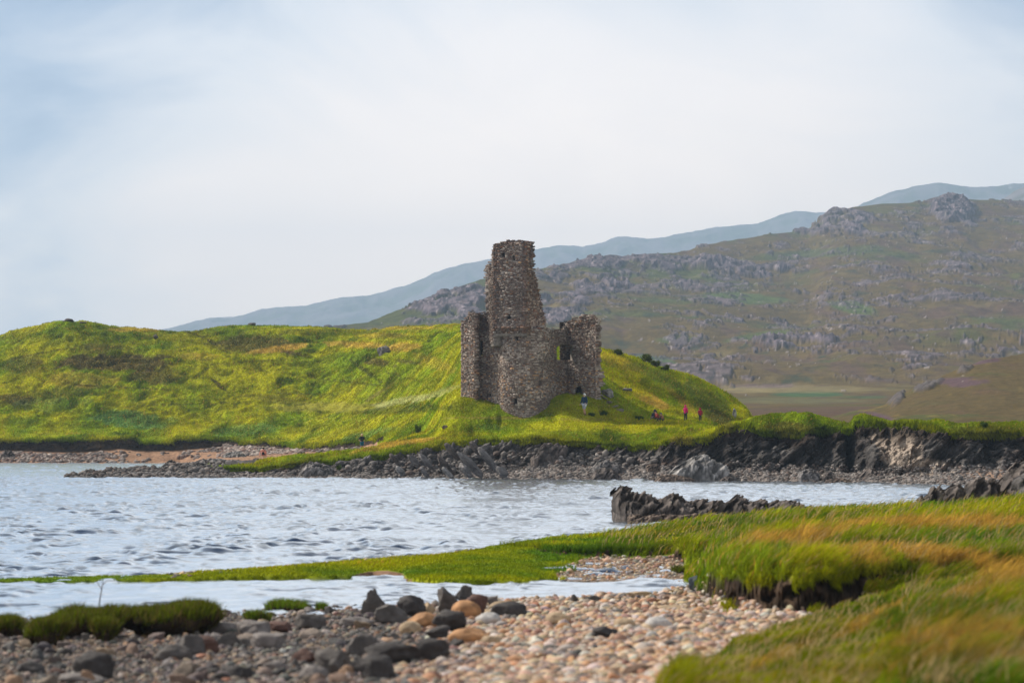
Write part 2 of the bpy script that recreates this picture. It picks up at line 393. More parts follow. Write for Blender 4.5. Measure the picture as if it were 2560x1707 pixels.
z9b = zat(knots(U, [(-420, 960), (0, 930), (150, 915), (450, 905), (800, 905), (1100, 895), (1160, 880), (1240, 880), (1500, 890), (1560, 918), (1650, 950), (1750, 975), (1850, 1025)]), d9b)
S9b = (d9b, np.where(U > 1880, 1.5, z9b))
d10 = knots(U, [(-420, 432), (0, 430), (163, 415), (300, 425), (900, 420), (1154, 380), (1300, 310), (1500, 264), (1750, 262), (2900, 262)])
z10 = zat(knots(U, [(-420, 905), (-100, 865), (0, 840), (44, 824), (87, 814), (120, 804), (163, 799), (229, 802), (272, 817), (359, 821), (435, 826), (512, 824), (566, 815), (653, 812), (762, 818), (827, 820), (925, 824), (980, 820), (1088, 814), (1154, 813), (1300, 818), (1400, 842), (1497, 875), (1546, 884), (1611, 905), (1676, 929), (1741, 947), (1796, 971), (1850, 1009), (1880, 1040), (1910, 1070)]), d10)
S10 = (d10, np.where(U > 1910, 1.5, z10))
S11 = (d10 + 30, np.maximum(S10[1] - 5, 0.8)); S12 = (d10 + 110, 0.6 + 0 * U)
pen = Grid(U, [S0, S1, S2, S3, S4, S5, S6, S7, S8, S9, S9b, S10, S11, S12], [4, 30, 60, 40, 26, 30, 16, 34, 60, 90, 70, 16, 6])
lip = np.exp(-((pen.V - 3.04) / 0.1) ** 2); lip2 = np.exp(-((pen.V - 8.03) / 0.06) ** 2) * (pen.U < 950)
pen.smooth(3, 3.4, 6.6); pen.smooth(14, 8.3, 12)
px0, py0 = pen.U, None
X, Y, Z, Vv, UU = pen.X, pen.Y, pen.Z, pen.V, pen.U
n_big = fbm(X / 9, Y / 14, o=4, seed=3); n_med = ridged(X / 4.5 + n_big, Y / 5 - X / 14, o=4, seed=9); n_sm = fbm(X / 1.3, Y / 2.0, o=3, seed=21)
grassz = sm(2.85, 3.15, Vv)
hill = sm(8.1, 8.8, Vv) * (1 - sm(11.3, 12.5, Vv)) * (UU < 1900)
flat = np.exp(-(((UU - 1330) / 230) ** 4)) * sm(3.5, 4, Vv) * (1 - sm(7.5, 8.5, Vv))        # round the castle's foot
pen.Z += hill * sm(250, 380, Y) * (n_big * 1.5 + n_med * 0.95 + n_sm * 0.42) * (1 - 0.6 * sm(10.4, 11, Vv)) + hill * (1 - sm(250, 380, Y)) * (n_big * 0.5 + n_med * 0.2 + n_sm * 0.06)
pen.Z += (1 - hill) * grassz * (1 - sm(7.9, 8.3, Vv)) * (1 - 0.75 * flat) * (n_med * 0.20 + n_sm * 0.16) * (UU > 500)
# cliffs and shore rock: strata broken into ledges
a = math.radians(42)
sx_, sz_ = X * math.cos(a) + Z * math.sin(a), -X * math.sin(a) + Z * math.cos(a)
warp = fbm(X / 6, Y / 6, Z / 4, o=2, seed=44) * 1.2
strata = ridged(sx_ / 3.2 + warp, Y / 2.5, sz_ / 0.55 + warp * 2, o=4, seed=31, g=0.6)
lump = fbm(X / 2.2, Y / 2.2, Z / 1.6, o=4, seed=77, g=0.6)
jb = blocks(sx_ / 1.5 + warp, Y / 1.3, sz_ / 0.42 + warp * 1.6, 71) * 0.55 + blocks(sx_ / 0.7 + warp * 2, Y / 0.6, sz_ / 0.2 + warp * 3, 72) * 0.3
cl = sm(1.7, 2.15, Vv) * (1 - sm(2.9, 3.02, Vv)) * spit[None]
big = knots(U, [(155, 0.5), (640, 0.5), (960, 0.8), (1240, 1.0), (1330, 1.1), (1600, 0.9), (1780, 1.5), (2560, 1.7)])[None]
slabx = sm(700, 800, UU) * (1 - sm(1260, 1320, UU))
bay = (fbm(X / 5.5, Y / 9, Z / 6, o=3, seed=45) * 3.0 + np.exp(-((UU - 2128) / 9.0) ** 2) * -2.2) * sm(1740, 1800, UU)
pen.Y += cl * (-(strata * 0.25 + lump * 1.0 + jb * 0.42) * big - bay)
pen.Z += cl * (strata * 0.08 + lump * 0.30 + jb * 0.26) * np.minimum(big, 1) * (1 + slabx)
sh = sm(0.9, 1.2, Vv) * (1 - sm(1.8, 2.2, Vv)) * spit[None]
pen.Z += sh * (jb * 0.12 + fbm(X / 0.8, Y / 1.5, o=3, seed=5) * 0.25)
spr = sm(3.0, 3.3, Vv) * (1 - sm(4.6, 5, Vv)) * (UU < 520) * spit[None]
pen.Z += spr * (jb * 0.3 + lump * 0.4)
# the cut turf bank round the back bay
bb = sm(7.1, 7.3, Vv) * (1 - sm(7.9, 8.0, Vv)) * (UU < 960)
pen.Y += bb * (fbm(X / 3, Z * 0, o=3, seed=6) * 1.2 + fbm(X / 0.7, Y * 0, Z / 0.5, o=3, seed=8) * 0.5)
pen.Y -= lip * 0.55 * (UU > 560) + lip2 * 0.7
pen.Y += fbm(X / 2.4, X * 0, o=3, seed=12) * 0.7 * (lip * (UU > 560) + lip2)
pen.Z -= lip * np.clip(fbm(X / 1.2, X * 0, o=3, seed=13), -1, 1) * 0.25 * (UU > 560)
pen.X = xat(pen.U, pen.Y) if False else pen.X
PX, PY = proj(pen.X, pen.Y, pen.Z)
# hue of the ground cover, with painted shade left of the castle's foot
wn = fbm(X / 6, Y / 12, o=4, seed=51); wn2 = fbm(X / 2.2, Y / 5, o=4, seed=52); wn3 = fbm(X / 15, Y / 22, o=3, seed=53)
def grass_hue(X, Y, PX, PY, wn, wn2, wn3):
    c = np.tile(C['green'], X.shape + (1,))
    c = mixc(c, C['yell'], sm(-0.35, 0.35, wn + wn3 * 0.6))
    c = mixc(c, C['dark'] * 1.5, sm(0.08, 0.45, wn2 - wn * 0.3) * 0.7)
    c = mixc(c, C['tan'], sm(0.28, 0.6, fbm(X / 5 + 40, Y / 3, o=4, seed=61)) * 0.5)
    j = wn2 * 1.2
    for (cx, cy, rx, ry, an, kind, f) in PATCH:
        c = mixc(c, C[kind] if isinstance(kind, str) else np.array(kind), ell(PX, PY, cx, cy, rx, ry, an, j) * f)
    c = c * (1 + 0.4 * fbm(X / 1.2, Y / 3.5 - X / 8, o=4, seed=63, g=.65))[..., None]
    return mixc(c, C['dark'], sm(.22, .5, ridged(X / 6 + Y / 11, Y / 9 - X / 20, o=3, seed=64) * .8 + fbm(X / 3, Y / 4, o=3, seed=65) * .5 - .16) * .35)
SILV = np.array((0.42, 0.42, 0.16))
PATCH = [(320, 840, 330, 30, 0, 'dark', .35), (290, 908, 170, 24, 0, 'heather', .85), (390, 942, 90, 22, 0, 'heather', .7), (40, 1000, 55, 14, 0, 'heather', .7), (60, 915, 60, 25, 0, 'heather', .5),
         (640, 862, 110, 26, 0, 'heather', .7), (250, 872, 60, 16, 0, 'heather', .5), (130, 990, 120, 20, -10, 'heather', .35), (200, 950, 100, 20, 0, 'tan', .35),
         (500, 893, 55, 10, 0, 'tan', .6), (700, 872, 90, 9, -8, 'tan', .75), (900, 862, 90, 9, 3, 'tan', .7), (960, 838, 60, 8, 0, 'tan', .4), (1010, 868, 50, 12, 0, 'tan', .7),
         (340, 824, 80, 6, 0, 'tan', .5), (1000, 820, 120, 6, 0, 'tan', .5), (1080, 905, 60, 16, 20, 'tan', .3), (590, 930, 170, 50, 0, 'yell', .6), (900, 920, 160, 40, 0, 'green', .5),
         (820, 1018, 170, 13, 0, (0.27, 0.245, 0.03), .8), (700, 1000, 90, 10, 8, (0.27, 0.245, 0.03), .6), (330, 1048, 110, 22, 5, 'blue', .8), (130, 1010, 100, 20, 0, 'blue', .35), (610, 1075, 90, 16, -5, 'blue', .5),
         (920, 1085, 80, 10, -12, 'blue', .5), (1225, 1067, 48, 9, 0, 'blue', .4), (1000, 1003, 90, 9, -10, SILV, .7), (1090, 985, 70, 8, -18, SILV, .6), (1020, 1106, 100, 7, -6, 'tan', .75),
         (930, 1124, 60, 5, -8, 'tan', .55), (1150, 1085, 90, 8, 0, 'yell', .6), (1500, 1062, 260, 16, 0, 'yell', .8), (1250, 1045, 120, 4, 0, (0.36, 0.29, 0.06), .6), (1460, 1048, 90, 4, 0, (0.36, 0.29, 0.06), .5),
         (1000, 1025, 130, 10, -3, 'dark', .6), (1040, 1012, 60, 6, 0, 'dark', .5), (1625, 1000, 60, 14, 30, 'tan', .8), (1570, 960, 60, 22, 25, 'yell', .8), (1545, 905, 60, 14, 20, 'tan', .35), (1700, 1000, 60, 10, 40, 'tan', .4),
         (1770, 1010, 80, 35, 45, (0.085, 0.12, 0.022), .7), (1650, 945, 100, 18, 25, (0.11, 0.14, 0.025), .6), (1800, 1050, 50, 18, 40, 'heather', .5),
         (545, 962, 26, 5, 38, 'soil', .8), (500, 935, 30, 5, -35, 'dark', .7), (530, 857, 26, 4, 35, 'soil', .7), (490, 838, 45, 3, 20, 'soil', .6), (910, 925, 50, 6, 35, 'soil', .6), (940, 905, 45, 10, 10, 'heather', .7), (950, 980, 60, 5, -35, (0.2, 0.17, 0.05), .7),
         (740, 885, 40, 5, 10, 'heather', .7), (1020, 905, 40, 5, 8, 'heather', .6), (830, 830, 120, 8, 0, 'dark', .5), (1010, 843, 60, 6, 10, 'dark', .4), (1180, 1020, 60, 24, 0, 'dark', .35),  # last patch here paints shade on the grass beside the left wing
         (300, 968, 150, 2.5, 3, 'soil', .6), (620, 905, 120, 2.2, -4, 'soil', .5), (870, 955, 140, 2.2, 6, 'soil', .55), (430, 1012, 110, 2.2, -2, 'soil', .5), (760, 985, 90, 2.2, 2, 'soil', .5), (120, 880, 90, 2.4, -10, 'soil', .5), (1000, 940, 60, 2.2, 15, 'soil', .5),
         (1700, 1102, 30, 8, 0, 'tan', .4), (1965, 1072, 90, 18, 0, (0.15, 0.13, 0.02), .8), (2300, 1060, 200, 12, 0, 'green', .6), (2480, 1078, 120, 14, 0, (0.12, 0.12, 0.02), .6)]
gc = grass_hue(X, Y, PX, PY, wn, wn2, wn3)
rk = mixc(np.tile(C['rock'], X.shape + (1,)), C['rockl'] * 0.75, sm(-0.1, 0.55, jb * 0.5 + lump))
rk = mixc(rk, np.array((0.12, 0.075, 0.055)), sm(0.15, 0.5, fbm(X / 3, Y / 3, Z / 2, o=3, seed=91)) * 0.5)
rk = mixc(rk, C['rock'] * 0.55, sm(0.05, 0.5, fbm(X / 5, Y / 4, Z / 3, o=3, seed=92)) * 0.8)
pale = np.maximum(ell(PX, PY, 2235, 1105, 80, 48, 40, lump), ell(PX, PY, 2330, 1175, 110, 28, 20, lump))
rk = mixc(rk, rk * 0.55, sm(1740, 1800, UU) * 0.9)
rk = mixc(rk, np.array((0.40, 0.32, 0.25)), pale * sm(-0.6, 0.4, strata) * 0.85)
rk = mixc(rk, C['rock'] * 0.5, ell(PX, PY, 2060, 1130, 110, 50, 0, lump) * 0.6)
shi = mixc(np.tile(C['shingle'], X.shape + (1,)), C['rockl'], sm(-0.2, 0.5, fbm(X / 1.0, Y / 1.5, o=3, seed=95)) * 0.7)
shi = mixc(shi, C['sand'], ell(PX, PY, 2500, 1180, 110, 22, 0) * 0.7)
col = shi
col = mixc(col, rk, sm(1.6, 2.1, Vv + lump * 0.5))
underg = sm(2.55, 2.85, Vv + lump * 0.15) * (UU > 1300)
col = mixc(col, C['soil'] * 1.0, underg * 0.85)
is_grass = sm(2.93, 3.02, Vv) * (1 - (UU < 515 + 8 * lump) * (Vv < 5))
ledge = (UU > 455) & (UU < 720) & (Vv > 3.55) & (Vv < 5) & (PY > 1140)         # bare grey ledge behind the grassy strip
ledge = ledge & (UU + lump * 40 < 620 + (Vv - 3.5) * 60)
is_grass = is_grass * (1 - ledge)
back = (UU < 945) & (Vv >= 4.9) & (Vv < 8.0)
strip_b = (UU >= 700) & (UU < 945) & (Vv < 5.6)
beachm = back & ~strip_b
is_grass = np.where(beachm, 0, is_grass)
col = mixc(col, gc, is_grass)
rl = mixc(np.tile(C['rock'] * 1.0, X.shape + (1,)), C['rockl'] * 0.6, sm(-0.2, 0.7, jb + lump))
col = np.where(((is_grass < 0.01) & (Vv > 2.9) & (Vv < 5) & (UU < 760))[..., None], rl, col)
sandc = mixc(np.tile(C['sand'], X.shape + (1,)), C['sand'] * 0.65, sm(-0.3, 0.4, fbm(X / 2, Y / 2, o=4, seed=97)))
col = np.where((beachm & (Vv >= 5.4))[..., None], sandc, col)
soilb = mixc(np.tile(C['soil'] * 0.9, X.shape + (1,)), np.array((0.07, 0.045, 0.025)), sm(-0.2, 0.5, fbm(X / 1.5, Y, Z / 0.7, o=3, seed=98)))
col = mixc(col, soilb, sm(6.95, 7.1, Vv) * (1 - sm(7.93, 8.0, Vv)) * (UU < 960))
# bare scrapes on the slopes
col = mixc(col, C['soil'] * 2, sm(0.45, 0.62, fbm(X / 4 + 9, Y / 4, o=3, seed=99) ) * hill * 0.6)
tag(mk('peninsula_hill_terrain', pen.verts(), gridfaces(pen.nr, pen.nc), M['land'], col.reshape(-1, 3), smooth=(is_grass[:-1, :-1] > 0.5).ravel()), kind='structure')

# grass cover of the peninsula: real blades, a few pixels tall
dpy = np.abs(np.diff(PY, axis=0))[:, :-1]
G0 = is_grass[:-1, :-1] * (PX[:-1, :-1] > -60) * (PX[:-1, :-1] < 2620) * (Vv[:-1, :-1] < 11.4)
W = G0 * (dpy + 0.12)
n = 420000
P3, bl, ij = pen.scatter(W, n)
cc = np.stack([bl(col[..., k]) for k in range(3)], -1)
cc = cc * rng.uniform(0.8, 1.45, (n, 1)) * (1 + rng.normal(0, .07, (n, 3)))
tanb = rng.random(n) < 0.05
cc[tanb] = C['tan'] * rng.uniform(0.5, 1.1, (tanb.sum(), 1))
cut = (bl(Vv) > 3.5)
lawn = np.exp(-(((bl(PX) - 830) / 190) ** 4 + ((bl(PY) - 1018) / 14) ** 4))
h = rng.uniform(0.08, 0.32, n) * np.where((bl(PX) > 1780) & (bl(Vv) < 5), .6, 1) * (1 - 0.7 * lawn) * np.clip(0.75 + bl(wn2), 0.4, 1.5) * (1 - 0.5 * bl(flat))
lean = np.stack([rng.normal(0.35, 0.35, n), rng.normal(-0.1, 0.35, n)], -1)
Vb, Tb, Cb = blades(P3, h, 0.05 + P3[:, 1] * 0.00022, lean, cc)
# shaggy fringe hanging over the cut edges
rows = np.where((np.abs(pen.V[:, 0] - 3.03) < 0.09) | (np.abs(pen.V[:, 0] - 8.02) < 0.05))[0]
m2 = 60000; ii = rng.choice(rows, m2); jj = rng.integers(0, pen.nc - 1, m2)
ok = (np.where(pen.V[ii, jj] < 5, UU[ii, jj] > 560, UU[ii, jj] < 950)) & (PX[ii, jj] > -50) & (PX[ii, jj] < 2600); ii, jj = ii[ok], jj[ok]
t_ = rng.random(len(ii))
Pf = np.stack([pen.X[ii, jj] * (1 - t_) + pen.X[ii, jj + 1] * t_, pen.Y[ii, jj] * (1 - t_) + pen.Y[ii, jj + 1] * t_ - 0.1, pen.Z[ii, jj] * (1 - t_) + pen.Z[ii, jj + 1] * t_ + 0.08], -1)
hf = rng.uniform(0.12, 0.42, len(ii)) * np.clip(0.9 + fbm(Pf[:, 0] / 1.1, Pf[:, 1] * 0, o=2, seed=14) * 1.4, 0.3, 2)
cf = gc[ii, jj] * rng.uniform(0.5, 1.2, (len(ii), 1))
up = rng.random(len(ii)) < 0.4
Vf, Tf, Cf = blades(Pf, hf, 0.11 + 0 * hf, np.stack([rng.normal(0.2, 0.4, len(ii)), rng.normal(-0.5, 0.3, len(ii))], -1), cf)
tipi = np.arange(len(ii)) * 3 + 2
Vf[tipi, 2] = np.where(up, Vf[tipi, 2], Pf[:, 2] - hf)
go = mk('peninsula_grass', np.concatenate([Vb, Vf]), None, M['blade'], np.concatenate([Cb, Cf]), tri=np.concatenate([Tb, Tf + len(Vb)]))
tag(go, kind='stuff')

# ---------------------------------------------------------------- big rocky hillside beyond
U = np.arange(760, 2800, 2.0)
cy = [(760, 825), (920, 806), (980, 784), (1045, 757), (1100, 735), (1154, 713), (1219, 697), (1355, 672), (1415, 662), (1502, 645), (1556, 648), (1633, 637), (1720, 629), (1763, 615), (1850, 601), (1916, 588), (2024, 572), (2052, 550), (2079, 534), (2133, 521), (2209, 512), (2318, 506), (2340, 500), (2400, 497), (2449, 503), (2560, 503), (2800, 520)]
d0 = 300 + 0 * U
h_foot = knots(U, [(760, 1000), (1700, 965), (2800, 940)])
st_ = [(300 + 0 * U, 0.4 + 0 * U), (470 + 0 * U, zat(1062, 470) + 0 * U), (900 + 0 * U, zat(1005, 900) + 0 * U), (1100 + 0 * U, zat(h_foot, 1100))]
crest = knots(U, cy)
dcr = knots(U, [(760, 1500), (1200, 1750), (2000, 2300), (2800, 2500)])
for f_, g_ in ((0.30, 0.30), (0.62, 0.62), (0.85, 0.86)):
    dd = 1100 + (dcr - 1100) * g_; st_.append((dd, zat(h_foot + (crest - h_foot) * f_, dd)))
st_ += [(dcr, zat(crest, dcr)), (dcr + 150, zat(crest, dcr) - 45), (dcr + 700, 5 + 0 * U)]
hl = Grid(U, st_, [6, 24, 24, 90, 110, 80, 60, 10, 6]); hl.smooth(6, 0.5, 6.6)
X, Y, Z, Vv, UU = hl.X, hl.Y, hl.Z, hl.V, hl.U
PX, PY = proj(X, Y, Z)
mh = sm(2.4, 3.4, Vv) * (1 - sm(7.2, 8, Vv))
sl = 0.10   # beds dip gently to the left
bz = Z + X * sl
n1 = fbm(X / 130, Y / 150, o=5, seed=101); n2 = ridged(X / 60 + n1, Y / 120, bz / 20, o=4, seed=103); n3 = fbm(X / 16, Y / 30, bz / 7, o=4, seed=105, g=0.6)
upl = sm(950, 620, PY - (UU - 1500) * 0.0)
dens = 0.16 + 0.30 * upl * sm(2500, 1700, UU) + 0.06 * sm(1700, 1200, UU)
for (cx_, cy_, rx_, ry_, f_) in [(2080, 560, 130, 40, .5), (2385, 530, 60, 35, 1.0), (2400, 575, 60, 16, .5), (1700, 665, 130, 22, .4), (1870, 675, 130, 14, .35), (1540, 655, 110, 20, .4), (1420, 655, 90, 20, .4), (1500, 720, 90, 30, .35), (1400, 790, 80, 40, .35), (1130, 760, 120, 45, .4), (2000, 800, 90, 12, .3), (1950, 865, 80, 12, .5), (2130, 865, 120, 10, .4), (1740, 1003, 60, 8, .4), (2520, 620, 60, 20, .3)]:
    dens = dens + ell(UU, PY, cx_, cy_, rx_, ry_) * f_
band = ridged(X / 90 + n1 * 0.8, Y / 200, bz / 16 + n1, o=3, seed=111)
mask = sm(0.0, 0.16, n3 * 1.0 + band * 0.35 + dens - 0.82) * sm(2.2, 3.0, Vv)
hl.Z += mh * (n1 * 12 + n2 * 3.0 + n3 * 1.6) * (1 - 0.75 * sm(6.3, 6.9, Vv))
crag = (1 - 0.7 * sm(5.8, 6.8, Vv) * (UU < 1900)) * mask * (1.6 + 5 * sm(0.5, 1.2, dens))
hl.Z += crag * (0.8 + fbm(X / 11, Y / 30, o=4, seed=120, g=0.6) * 0.9)
hl.Y -= crag * fbm(X / 7, bz / 5, o=4, seed=121, g=0.65) * 2.6
PX, PY = proj(hl.X, hl.Y, hl.Z)
w1 = fbm(X / 60, Y / 60, o=5, seed=130, g=.6); w2 = fbm(X / 20, Y / 70, o=5, seed=131, g=.6); w3 = fbm(X / 150, Y / 150, o=3, seed=132)
MO = np.array((0.130, 0.088, 0.022)); GR = np.array((0.082, 0.092, 0.018)); BR = np.array((0.115, 0.066, 0.048)); GRL = np.array((0.085, 0.135, 0.03)); TN = np.array((0.25, 0.20, 0.085)); PU = np.array((0.15, 0.095, 0.13)); SH = np.array((0.035, 0.05, 0.022))
c = np.tile(MO, X.shape + (1,))
c = mixc(c, GR, sm(-0.05, 0.45, w1 + w3 + sm(1900, 1100, UU) * 0.3)); c = mixc(c, BR, sm(0.05, 0.4, w2 + sm(1400, 2500, UU) * 0.15) * 0.75)
c = mixc(c, TN, sm(0.22, 0.5, fbm(X / 40, Y / 40, bz / 12, o=4, seed=133)) * 0.45); c = mixc(c, SH, sm(0.15, 0.45, fbm(X / 14, Y / 30, bz / 8, o=4, seed=134, g=.65)) * 0.75)
for (cx_, cy_, rx_, ry_, an_, cc_, f_) in [(1860, 745, 110, 14, 5, GRL, .8), (2130, 770, 70, 14, 10, GRL, .8), (1900, 840, 90, 10, -8, GRL, .7), (1700, 850, 60, 10, 0, GRL, .5), (2020, 985, 90, 8, 0, (0.06, 0.12, 0.04), .9), (2170, 992, 70, 4, 0, (0.06, 0.12, 0.04), .6), (1980, 972, 220, 10, 0, TN, .7), (1850, 975, 90, 8, 0, (0.30, 0.24, 0.1), .5), (2000, 1002, 180, 8, 0, (0.16, 0.15, 0.06), .6), (2050, 1030, 260, 14, 0, BR, .6), (1900, 965, 100, 5, 0, PU, .5), (2080, 630, 160, 12, -5, (0.06, 0.10, 0.03), .6), (1640, 900, 60, 10, 10, (0.06, 0.14, 0.055), .7), (1430, 865, 50, 10, 10, (0.06, 0.14, 0.055), .5)]:
    c = mixc(c, np.array(cc_), ell(PX, PY, cx_, cy_, rx_, ry_, an_, w2) * f_)
RK = np.array((0.185, 0.145, 0.16)); rkc = mixc(np.tile(RK, X.shape + (1,)), np.array((0.06, 0.05, 0.058)), sm(-0.15, 0.2, fbm(X / 5, Y / 8, bz / 4, o=4, seed=140, g=.7)))
rkc = mixc(rkc, np.array((0.48, 0.40, 0.42)), sm(0.20, 0.45, fbm(X / 4, Y / 6, bz / 3, o=3, seed=141, g=.7)) * 0.8)  # shaded crevices and bright highlights painted into the crag colour
m2_ = sm(0.58, 0.68, ridged(X / 9 + w2, Y / 22, bz / 5, o=3, seed=145) * 0.6 + fbm(X / 45, Y / 80, bz / 18, o=3, seed=146) * 0.9 + 0.08) * sm(2.6, 3.2, Vv)
hl.Z += m2_ * 1.3
c = mixc(c, rkc, np.maximum(mask, m2_ * 0.85))
spk = (vnoise(X / 2.4, Y / 6, seed=150) > 0.55) & (fbm(X / 22, Y / 60, bz / 14, o=3, seed=151) > 0.17) & (Vv > 2.3)
c = np.where(spk[..., None], np.array((0.33, 0.28, 0.26)), c); hl.Z += spk * 0.5
tag(mk('rocky_hillside', hl.verts(), gridfaces(hl.nr, hl.nc), M['hill'], (c * 0.86).reshape(-1, 3), smooth=False), kind='structure')

# ---------------------------------------------------------------- nearer moor slope at the right
U = np.arange(1900, 2900, 3.0)
cr_ = knots(U, [(1900, 1075), (2060, 1052), (2136, 1033), (2200, 1016), (2225, 1006), (2238, 992), (2262, 979), (2286, 968), (2318, 954), (2366, 935), (2404, 919), (2436, 907), (2479, 895), (2560, 884), (2900, 860)])
dcr = knots(U, [(1900, 470), (2200, 540), (2900, 640)])
moor = Grid(U, [(300 + 0 * U, -0.5 + 0 * U), (380 + 0 * U, zat(1075, 380) + 0 * U), ((380 + dcr) / 2, zat(1068 + (cr_ - 1068) * 0.5, (380 + dcr) / 2)), (dcr, zat(cr_, dcr)), (dcr + 60, zat(cr_, dcr) - 9), (dcr + 150, 0 * U - 1)], [4, 60, 70, 10, 4])
moor.smooth(5, 1.2, 2.7); X, Y, Z, Vv, UU = moor.X, moor.Y, moor.Z, moor.V, moor.U
n1 = fbm(X / 22, Y / 30, o=5, seed=160, g=.55); n3 = fbm(X / 4, Y / 9, o=4, seed=161, g=.6)
ms = (1 - sm(3.5, 4, Vv)) * sm(0.5, 1, Vv)
moor.Z += ms * (n1 * 1.2 + n3 * 0.4)
PX, PY = proj(moor.X, moor.Y, moor.Z)
w2 = fbm(X / 10, Y / 25, o=4, seed=162)
mask = np.clip(ell(PX, PY, 2240, 995, 26, 16, -40, n3) + ell(PX, PY, 2320, 966, 40, 9, -20, n3) + ell(PX, PY, 2410, 925, 22, 8, -20, n3), 0, 1)
spk = (vnoise(X / 1.0, Y / 9, seed=170) > 0.68) & (fbm(X / 14, Y / 22, o=2, seed=171) > 0.12) & (Vv > 1)
c = mixc(np.tile(np.array((0.095, 0.066, 0.020)), X.shape + (1,)), np.array((0.06, 0.075, 0.015)), sm(0, .5, n1 + w2 * .5))
c = mixc(c, np.array((0.10, 0.06, 0.028)), sm(0, .5, w2) * .8); c = mixc(c, np.array((0.22, 0.15, 0.04)), sm(.2, .5, n3 + n1 * .4) * .6)
c = mixc(c, np.array((0.10, 0.055, 0.075)), np.clip(ell(PX, PY, 2400, 955, 75, 12, 0, n3) + ell(PX, PY, 2200, 1042, 60, 9, 15, n3) + ell(PX, PY, 2450, 905, 60, 7, -8, n3), 0, 1) * .75)
c = mixc(c, np.array((0.10, 0.085, 0.08)), mask); moor.Z += mask * (0.3 + np.abs(n3) * 2.2)
c = np.where(spk[..., None], np.array((0.42, 0.37, 0.34)), c); moor.Z += spk * 0.12
M['moor'] = mat_col('moor_mat', 0.95, 0.5, 0.4, 0.6, 1.5, 0.1, bdist=0.3)
tag(mk('moorland_slope', moor.verts(), gridfaces(moor.nr, moor.nc), M['moor'], c.reshape(-1, 3), smooth=False), kind='structure')

# ---------------------------------------------------------------- far blue mountains
def far(name, cy, d, u0, u1, relief, base, seed):
    U = np.arange(u0, u1, 3.0); cr = knots(U, cy) + fbm(U / 25, U * 0, o=4, seed=seed) * 3.5
    zc = zat(cr, d)
    g = Grid(U, [(d * 0.72 + 0 * U, 0 * U + 2), (d * 0.86 + 0 * U, zc * 0.42), (d * 0.95 + 0 * U, zc * 0.80), (d + 0 * U, zc), (d * 1.03 + 0 * U, zc * 0.8), (d * 1.1 + 0 * U, 0 * U)], [20, 40, 40, 6, 4])
    X, Y, Z, Vv = g.X, g.Y, g.Z, g.V
    n1 = ridged(X / 420, Y / 500, o=5, seed=seed + 3, g=.55); n2 = fbm(X / 60, Y / 140, o=4, seed=seed + 4, g=.6)
    g.Z += (n1 * relief + n2 * relief * 0.35) * sm(0, 1, Vv) * (1 - 0.8 * sm(2.5, 3, Vv))
    c = mixc(np.tile(np.array((0.085, 0.095, 0.05)), X.shape + (1,)), np.array((0.17, 0.15, 0.15)), sm(-.1, .4, n2 + n1 * .3)); c = mixc(c, np.array((0.42, 0.38, 0.38)), sm(.35, .55, fbm(X / 40, Y / 120, o=4, seed=seed + 9, g=.65)) * .8)
    tag(mk(name, g.verts(), gridfaces(g.nr, g.nc), M['farhill'], c.reshape(-1, 3)), kind='structure')
far('far_mountains', [(300, 850), (408, 824), (435, 819), (479, 808), (522, 797), (588, 795), (653, 775), (762, 767), (849, 746), (925, 740), (1023, 713), (1088, 684), (1154, 664), (1208, 655), (1350, 623), (1404, 615), (1458, 620), (1502, 610), (1545, 595), (1633, 601), (1698, 588), (1785, 571), (1850, 564), (1894, 561), (1948, 541), (1992, 531), (2062, 534), (2200, 540), (2400, 520), (2800, 540)], 8200, 250, 2800, 30, 0, 200)
far('far_mountain_peak', [(1900, 620), (2100, 540), (2160, 512), (2231, 484), (2307, 466), (2356, 459), (2395, 466), (2425, 470), (2460, 470), (2560, 459), (2800, 440)], 7300, 1900, 2800, 28, 0, 230)
far('dark_crag', [(2440, 520), (2508, 502), (2520, 494), (2545, 478), (2570, 466), (2640, 450), (2800, 440)], 4600, 2440, 2800, 13, 0, 260)

# ---------------------------------------------------------------- water of the loch
m, t = new_mat('water_mat')
out = N(t, 'ShaderNodeOutputMaterial')
df = N(t, 'ShaderNodeBsdfDiffuse'); df.inputs['Color'].default_value = (0.008, 0.026, 0.07, 1)
gl = N(t, 'ShaderNodeBsdfGlossy'); gl.inputs['Color'].default_value = (0.90, 0.95, 1, 1); gl.inputs['Roughness'].default_value = 0.22
lw = N(t, 'ShaderNodeLayerWeight'); cr = ramp(t, [(0.0, (.03,) * 3), (0.52, (.06,) * 3), (0.68, (.38,) * 3), (0.80, (.98,) * 3)])
tc = N(t, 'ShaderNodeTexCoord'); mp = N(t, 'ShaderNodeMapping'); mp.inputs['Scale'].default_value = (1, 1.4, 1)
L(t, tc, 'Object', mp, 'Vector')
n1 = N(t, 'ShaderNodeTexNoise'); n1.inputs['Scale'].default_value = 3.5; n1.inputs['Detail'].default_value = 3; L(t, mp, 'Vector', n1, 'Vector')
bp = N(t, 'ShaderNodeBump'); bp.inputs['Strength'].default_value = 0.35; bp.inputs['Distance'].default_value = 0.012
L(t, n1, 'Fac', bp, 'Height')
for q in (df, gl, lw): L(t, bp, 'Normal', q, 'Normal')
L(t, lw, 'Facing', cr, 'Fac'); mx = N(t, 'ShaderNodeMixShader'); L(t, cr, 'Color', mx, 'Fac'); L(t, df, 'BSDF', mx, 1); L(t, gl, 'BSDF', mx, 2); L(t, mx, 'Shader', out, 'Surface')
cu = np.concatenate([[-60000, -20000, -6000, -2000, -900, -500], np.arange(-220, 2790, 3.2), [3000, 3600, 6000, 20000, 60000]])
dist = [20, 35]; d = 48.0
while d < 232: dist.append(d); d += 0.085 + (d - 48) * 0.0022
